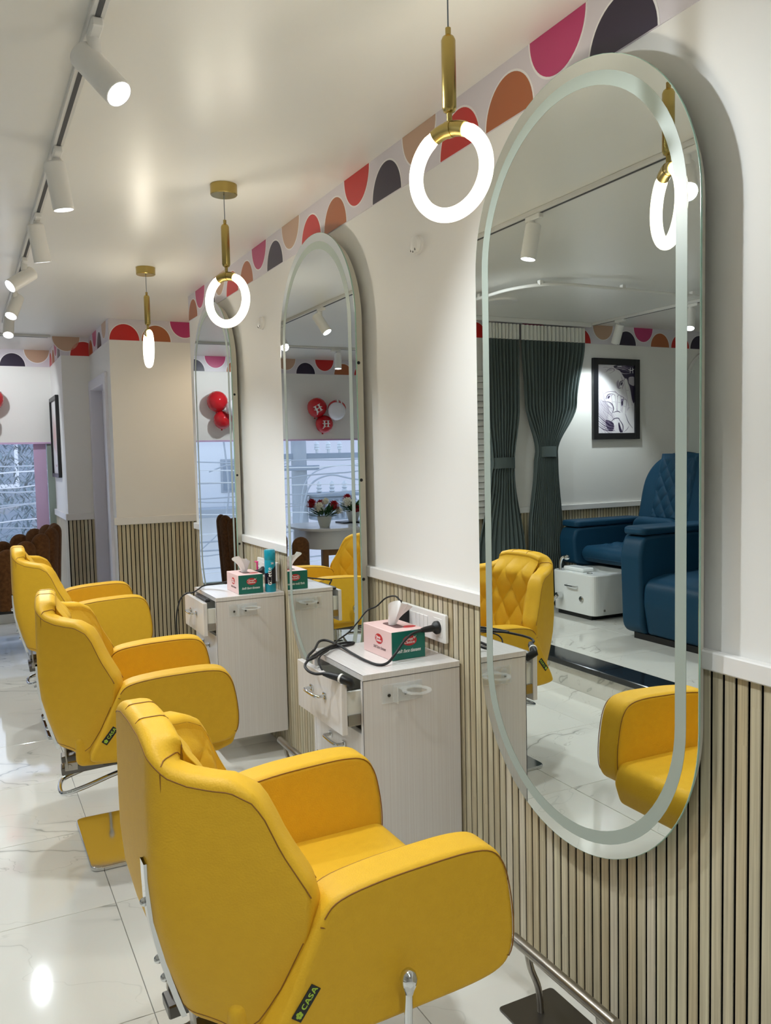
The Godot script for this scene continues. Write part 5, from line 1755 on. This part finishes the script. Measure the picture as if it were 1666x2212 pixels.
# ---------------------------------------------------------------- street behind the shop window
func build_outside() -> void:
	var b1 := thing("street_building", "pale grey building wall behind the transformer across the street", "building", Vector3(-5.6, -4.0, -13.6))
	obj("building_wall", bb(Vector3(-2.2, 0, -0.2), Vector3(1.9, 6.1, 0.2), 0.02), M.facade, b1)
	obj("parapet", bb(Vector3(-2.3, 6.1, -0.3), Vector3(2.0, 6.35, 0.3), 0.02), M.facade_white, b1)
	for i in 3:
		obj("ledge", bb(Vector3(-2.2, 1.2 + i * 1.6, 0.2), Vector3(1.9, 1.3 + i * 1.6, 0.3), 0.01), M.facade_white, b1)
	var b2 := thing("street_building", "white building with a balcony slab left of the concrete pole", "building", Vector3(-2.6, -4.0, -15.0))
	obj("building_wall", bb(Vector3(-0.9, 0, -0.3), Vector3(1.0, 5.9, 0.3), 0.02), M.facade_white, b2)
	obj("balcony", bb(Vector3(-1.0, 4.4, 0.3), Vector3(1.1, 4.55, 0.9), 0.01), M.concrete, b2)
	for i in 2:
		var w := obj("window", bb(Vector3(-0.62 + i * 0.8, 4.8, 0.28), Vector3(-0.3 + i * 0.8, 5.4, 0.32), 0.005), M.concrete, b2)
		obj("pane", bb(Vector3(-0.58 + i * 0.8, 4.84, 0.32), Vector3(-0.34 + i * 0.8, 5.36, 0.325)), M.transformer, w)
	var b3 := thing("street_building", "grey-blue building behind the leafy tree outside the window", "building", Vector3(0.4, -4.0, -15.6))
	obj("building_wall", bb(Vector3(-1.9, 0, -0.3), Vector3(2.5, 6.5, 0.3), 0.02), M.transformer, b3)
	for i in 2:
		var w := obj("window", bb(Vector3(-1.5 + i * 1.2, 5.0, 0.28), Vector3(-0.9 + i * 1.2, 6.0, 0.34), 0.005), M.facade_white, b3)
		obj("pane", bb(Vector3(-1.44 + i * 1.2, 5.06, 0.34), Vector3(-0.96 + i * 1.2, 5.94, 0.345)), M.transformer, w)
	# concrete pole with crossarm and insulators
	var pole := thing("utility_pole", "concrete power pole with a crossarm outside the shop window", "pole", Vector3(-3.06, -4.0, -11.2))
	obj("shaft", tube([Vector3(0, 0, 0), Vector3(0, 7.5, 0)], [0.14, 0.10], 12), M.concrete, pole)
	obj("crossarm", bb(Vector3(0.25, 5.38, -0.04), Vector3(-1.3, 5.46, 0.04), 0.006), M.transformer, pole)
	obj("crossarm", bb(Vector3(0.35, 5.22, 0.09), Vector3(-0.25, 5.29, 0.16), 0.006), M.transformer, pole)
	for x in [-0.28, -0.46, -0.64, -1.05]:
		obj("insulator", lathe([Vector2(0, 0), Vector2(0.02, 0), Vector2(0.02, 0.05), Vector2(0.045, 0.055), Vector2(0.03, 0.085), Vector2(0.045, 0.09), Vector2(0.03, 0.12), Vector2(0.04, 0.125), Vector2(0.02, 0.16), Vector2(0, 0.165)], 14), M.porcelain, pole, at(x, 5.46, 0))
	var tr := thing("power_transformer", "blue-grey power transformer with bushings beside the pole", "transformer", Vector3(-3.52, 0.50, -11.1))
	obj("tank", bb(Vector3(-0.30, 0, -0.2), Vector3(0.30, 0.34, 0.2), 0.02), M.transformer, tr)
	obj("lid", bb(Vector3(-0.33, 0.34, -0.23), Vector3(0.33, 0.39, 0.23), 0.01), M.transformer, tr)
	for i in 7:
		obj("cooling_fin", bb(Vector3(-0.27 + i * 0.09, 0.03, 0.2), Vector3(-0.255 + i * 0.09, 0.3, 0.28)), M.concrete, tr)
	for x in [-0.2, 0.0, 0.2]:
		obj("bushing", lathe([Vector2(0.02, 0), Vector2(0.045, 0.02), Vector2(0.025, 0.05), Vector2(0.045, 0.07), Vector2(0.025, 0.10), Vector2(0.04, 0.12), Vector2(0.015, 0.16), Vector2(0, 0.17)], 14), M.porcelain, tr, at(x, 0.39, 0))
	# overhead cables
	var rng := RandomNumberGenerator.new()
	rng.seed = 77
	var rng_sag := [0.03, 0.16, 0.07, 0.24]
	for i in 16:
		var y := -0.1 + 1.72 * i / 16.0 + rng.randf_range(-0.05, 0.05)
		var z := -9.5 - rng.randf() * 0.65
		var tilt := rng.randf_range(-0.5, 0.5)
		var pts := []
		for k in 15:
			var u := k / 14.0
			pts.append(Vector3(lerpf(1.6, -5.2, u), y + tilt * (u - 0.5) - rng_sag[i % 4] * sin(PI * u) + 0.012 * sin(u * 31.0 + i), z + 0.3 * (u - 0.5)))
		var o := obj("street_cable", tube(pts, 0.006 + 0.008 * rng.randf(), 6), M.cable if i % 3 else M.facade_white)
		tag(o, "pale street cable strung across outside the shop window", "cable", "street cables outside the window")
	var hung := [["thick pale cable looping off the concrete pole to the transformer", [Vector3(-2.9, -0.6, -10.95), Vector3(-2.95, 0.3, -10.93), Vector3(-3.08, 0.95, -10.93), Vector3(-3.4, 1.14, -10.95), Vector3(-3.8, 1.08, -10.98), Vector3(-4.3, 1.0, -11.0)], 0.013],
		["second pale cable arching over the transformer", [Vector3(-2.82, -0.6, -10.80), Vector3(-2.9, 0.5, -10.80), Vector3(-3.02, 1.1, -10.80), Vector3(-3.5, 1.28, -10.82), Vector3(-4.2, 1.22, -10.84)], 0.010],
		["pale cable drooping in a wide loop, seen in the farthest mirror", [Vector3(-1.5, 1.25, -10.25), Vector3(-1.85, 1.32, -10.25), Vector3(-2.2, 1.0, -10.25), Vector3(-2.05, 0.45, -10.25), Vector3(-1.7, 0.1, -10.25), Vector3(-2.1, -0.6, -10.25)], 0.010],
		["pale cable hanging almost straight down, seen in the farthest mirror", [Vector3(-1.75, 1.7, -10.45), Vector3(-1.8, 1.0, -10.45), Vector3(-1.72, 0.3, -10.45), Vector3(-1.85, -0.6, -10.45)], 0.012],
		["thin pale cable crossing slantwise, seen in the farthest mirror", [Vector3(-1.4, 0.2, -10.6), Vector3(-1.8, 0.55, -10.6), Vector3(-2.3, 1.15, -10.6), Vector3(-2.7, 1.35, -10.6)], 0.008]]
	for h in hung:
		tag(obj("hanging_cable", tube(curve(h[1], 8), h[2], 6), M.cable), h[0], "cable", "cables hanging by the pole")
	# tree outside the left part of the window
	var tree := thing("leafy_tree", "bluish leafy tree close outside the shop window", "tree", Vector3(-0.3, -4.0, -12.6))
	obj("trunk", tube([Vector3(0.3, 0, 0), Vector3(0.25, 3.0, 0), Vector3(0.1, 5.2, 0)], [0.14, 0.10, 0.05], 10), M.concrete, tree)
	for q in 2:
		var lf := B.new()
		for i in 5200:
			var p := Vector3(rng.randf_range(-1.2, 1.3), rng.randf_range(3.0, 6.2), rng.randf_range(-0.45, 0.45))
			var nz := sin(p.x * 3.1 + q) * cos(p.y * 2.7 - q)
			if nz < -0.8:
				continue
			var d := Vector3(rng.randf_range(-1, 1), rng.randf_range(-1.2, 0.5), rng.randf_range(-0.4, 0.4)).normalized()
			var f := aim(d, p)
			var l := rng.randf_range(0.09, 0.17)
			lf.flat([f * Vector3.ZERO, f * Vector3(0.018, l * 0.45, 0), f * Vector3(0, l, 0), f * Vector3(-0.018, l * 0.45, 0)], Vector3(0, 0, 1))
		obj("foliage", lf, M.leaf_far if q == 0 else M.leaf_far2, tree)
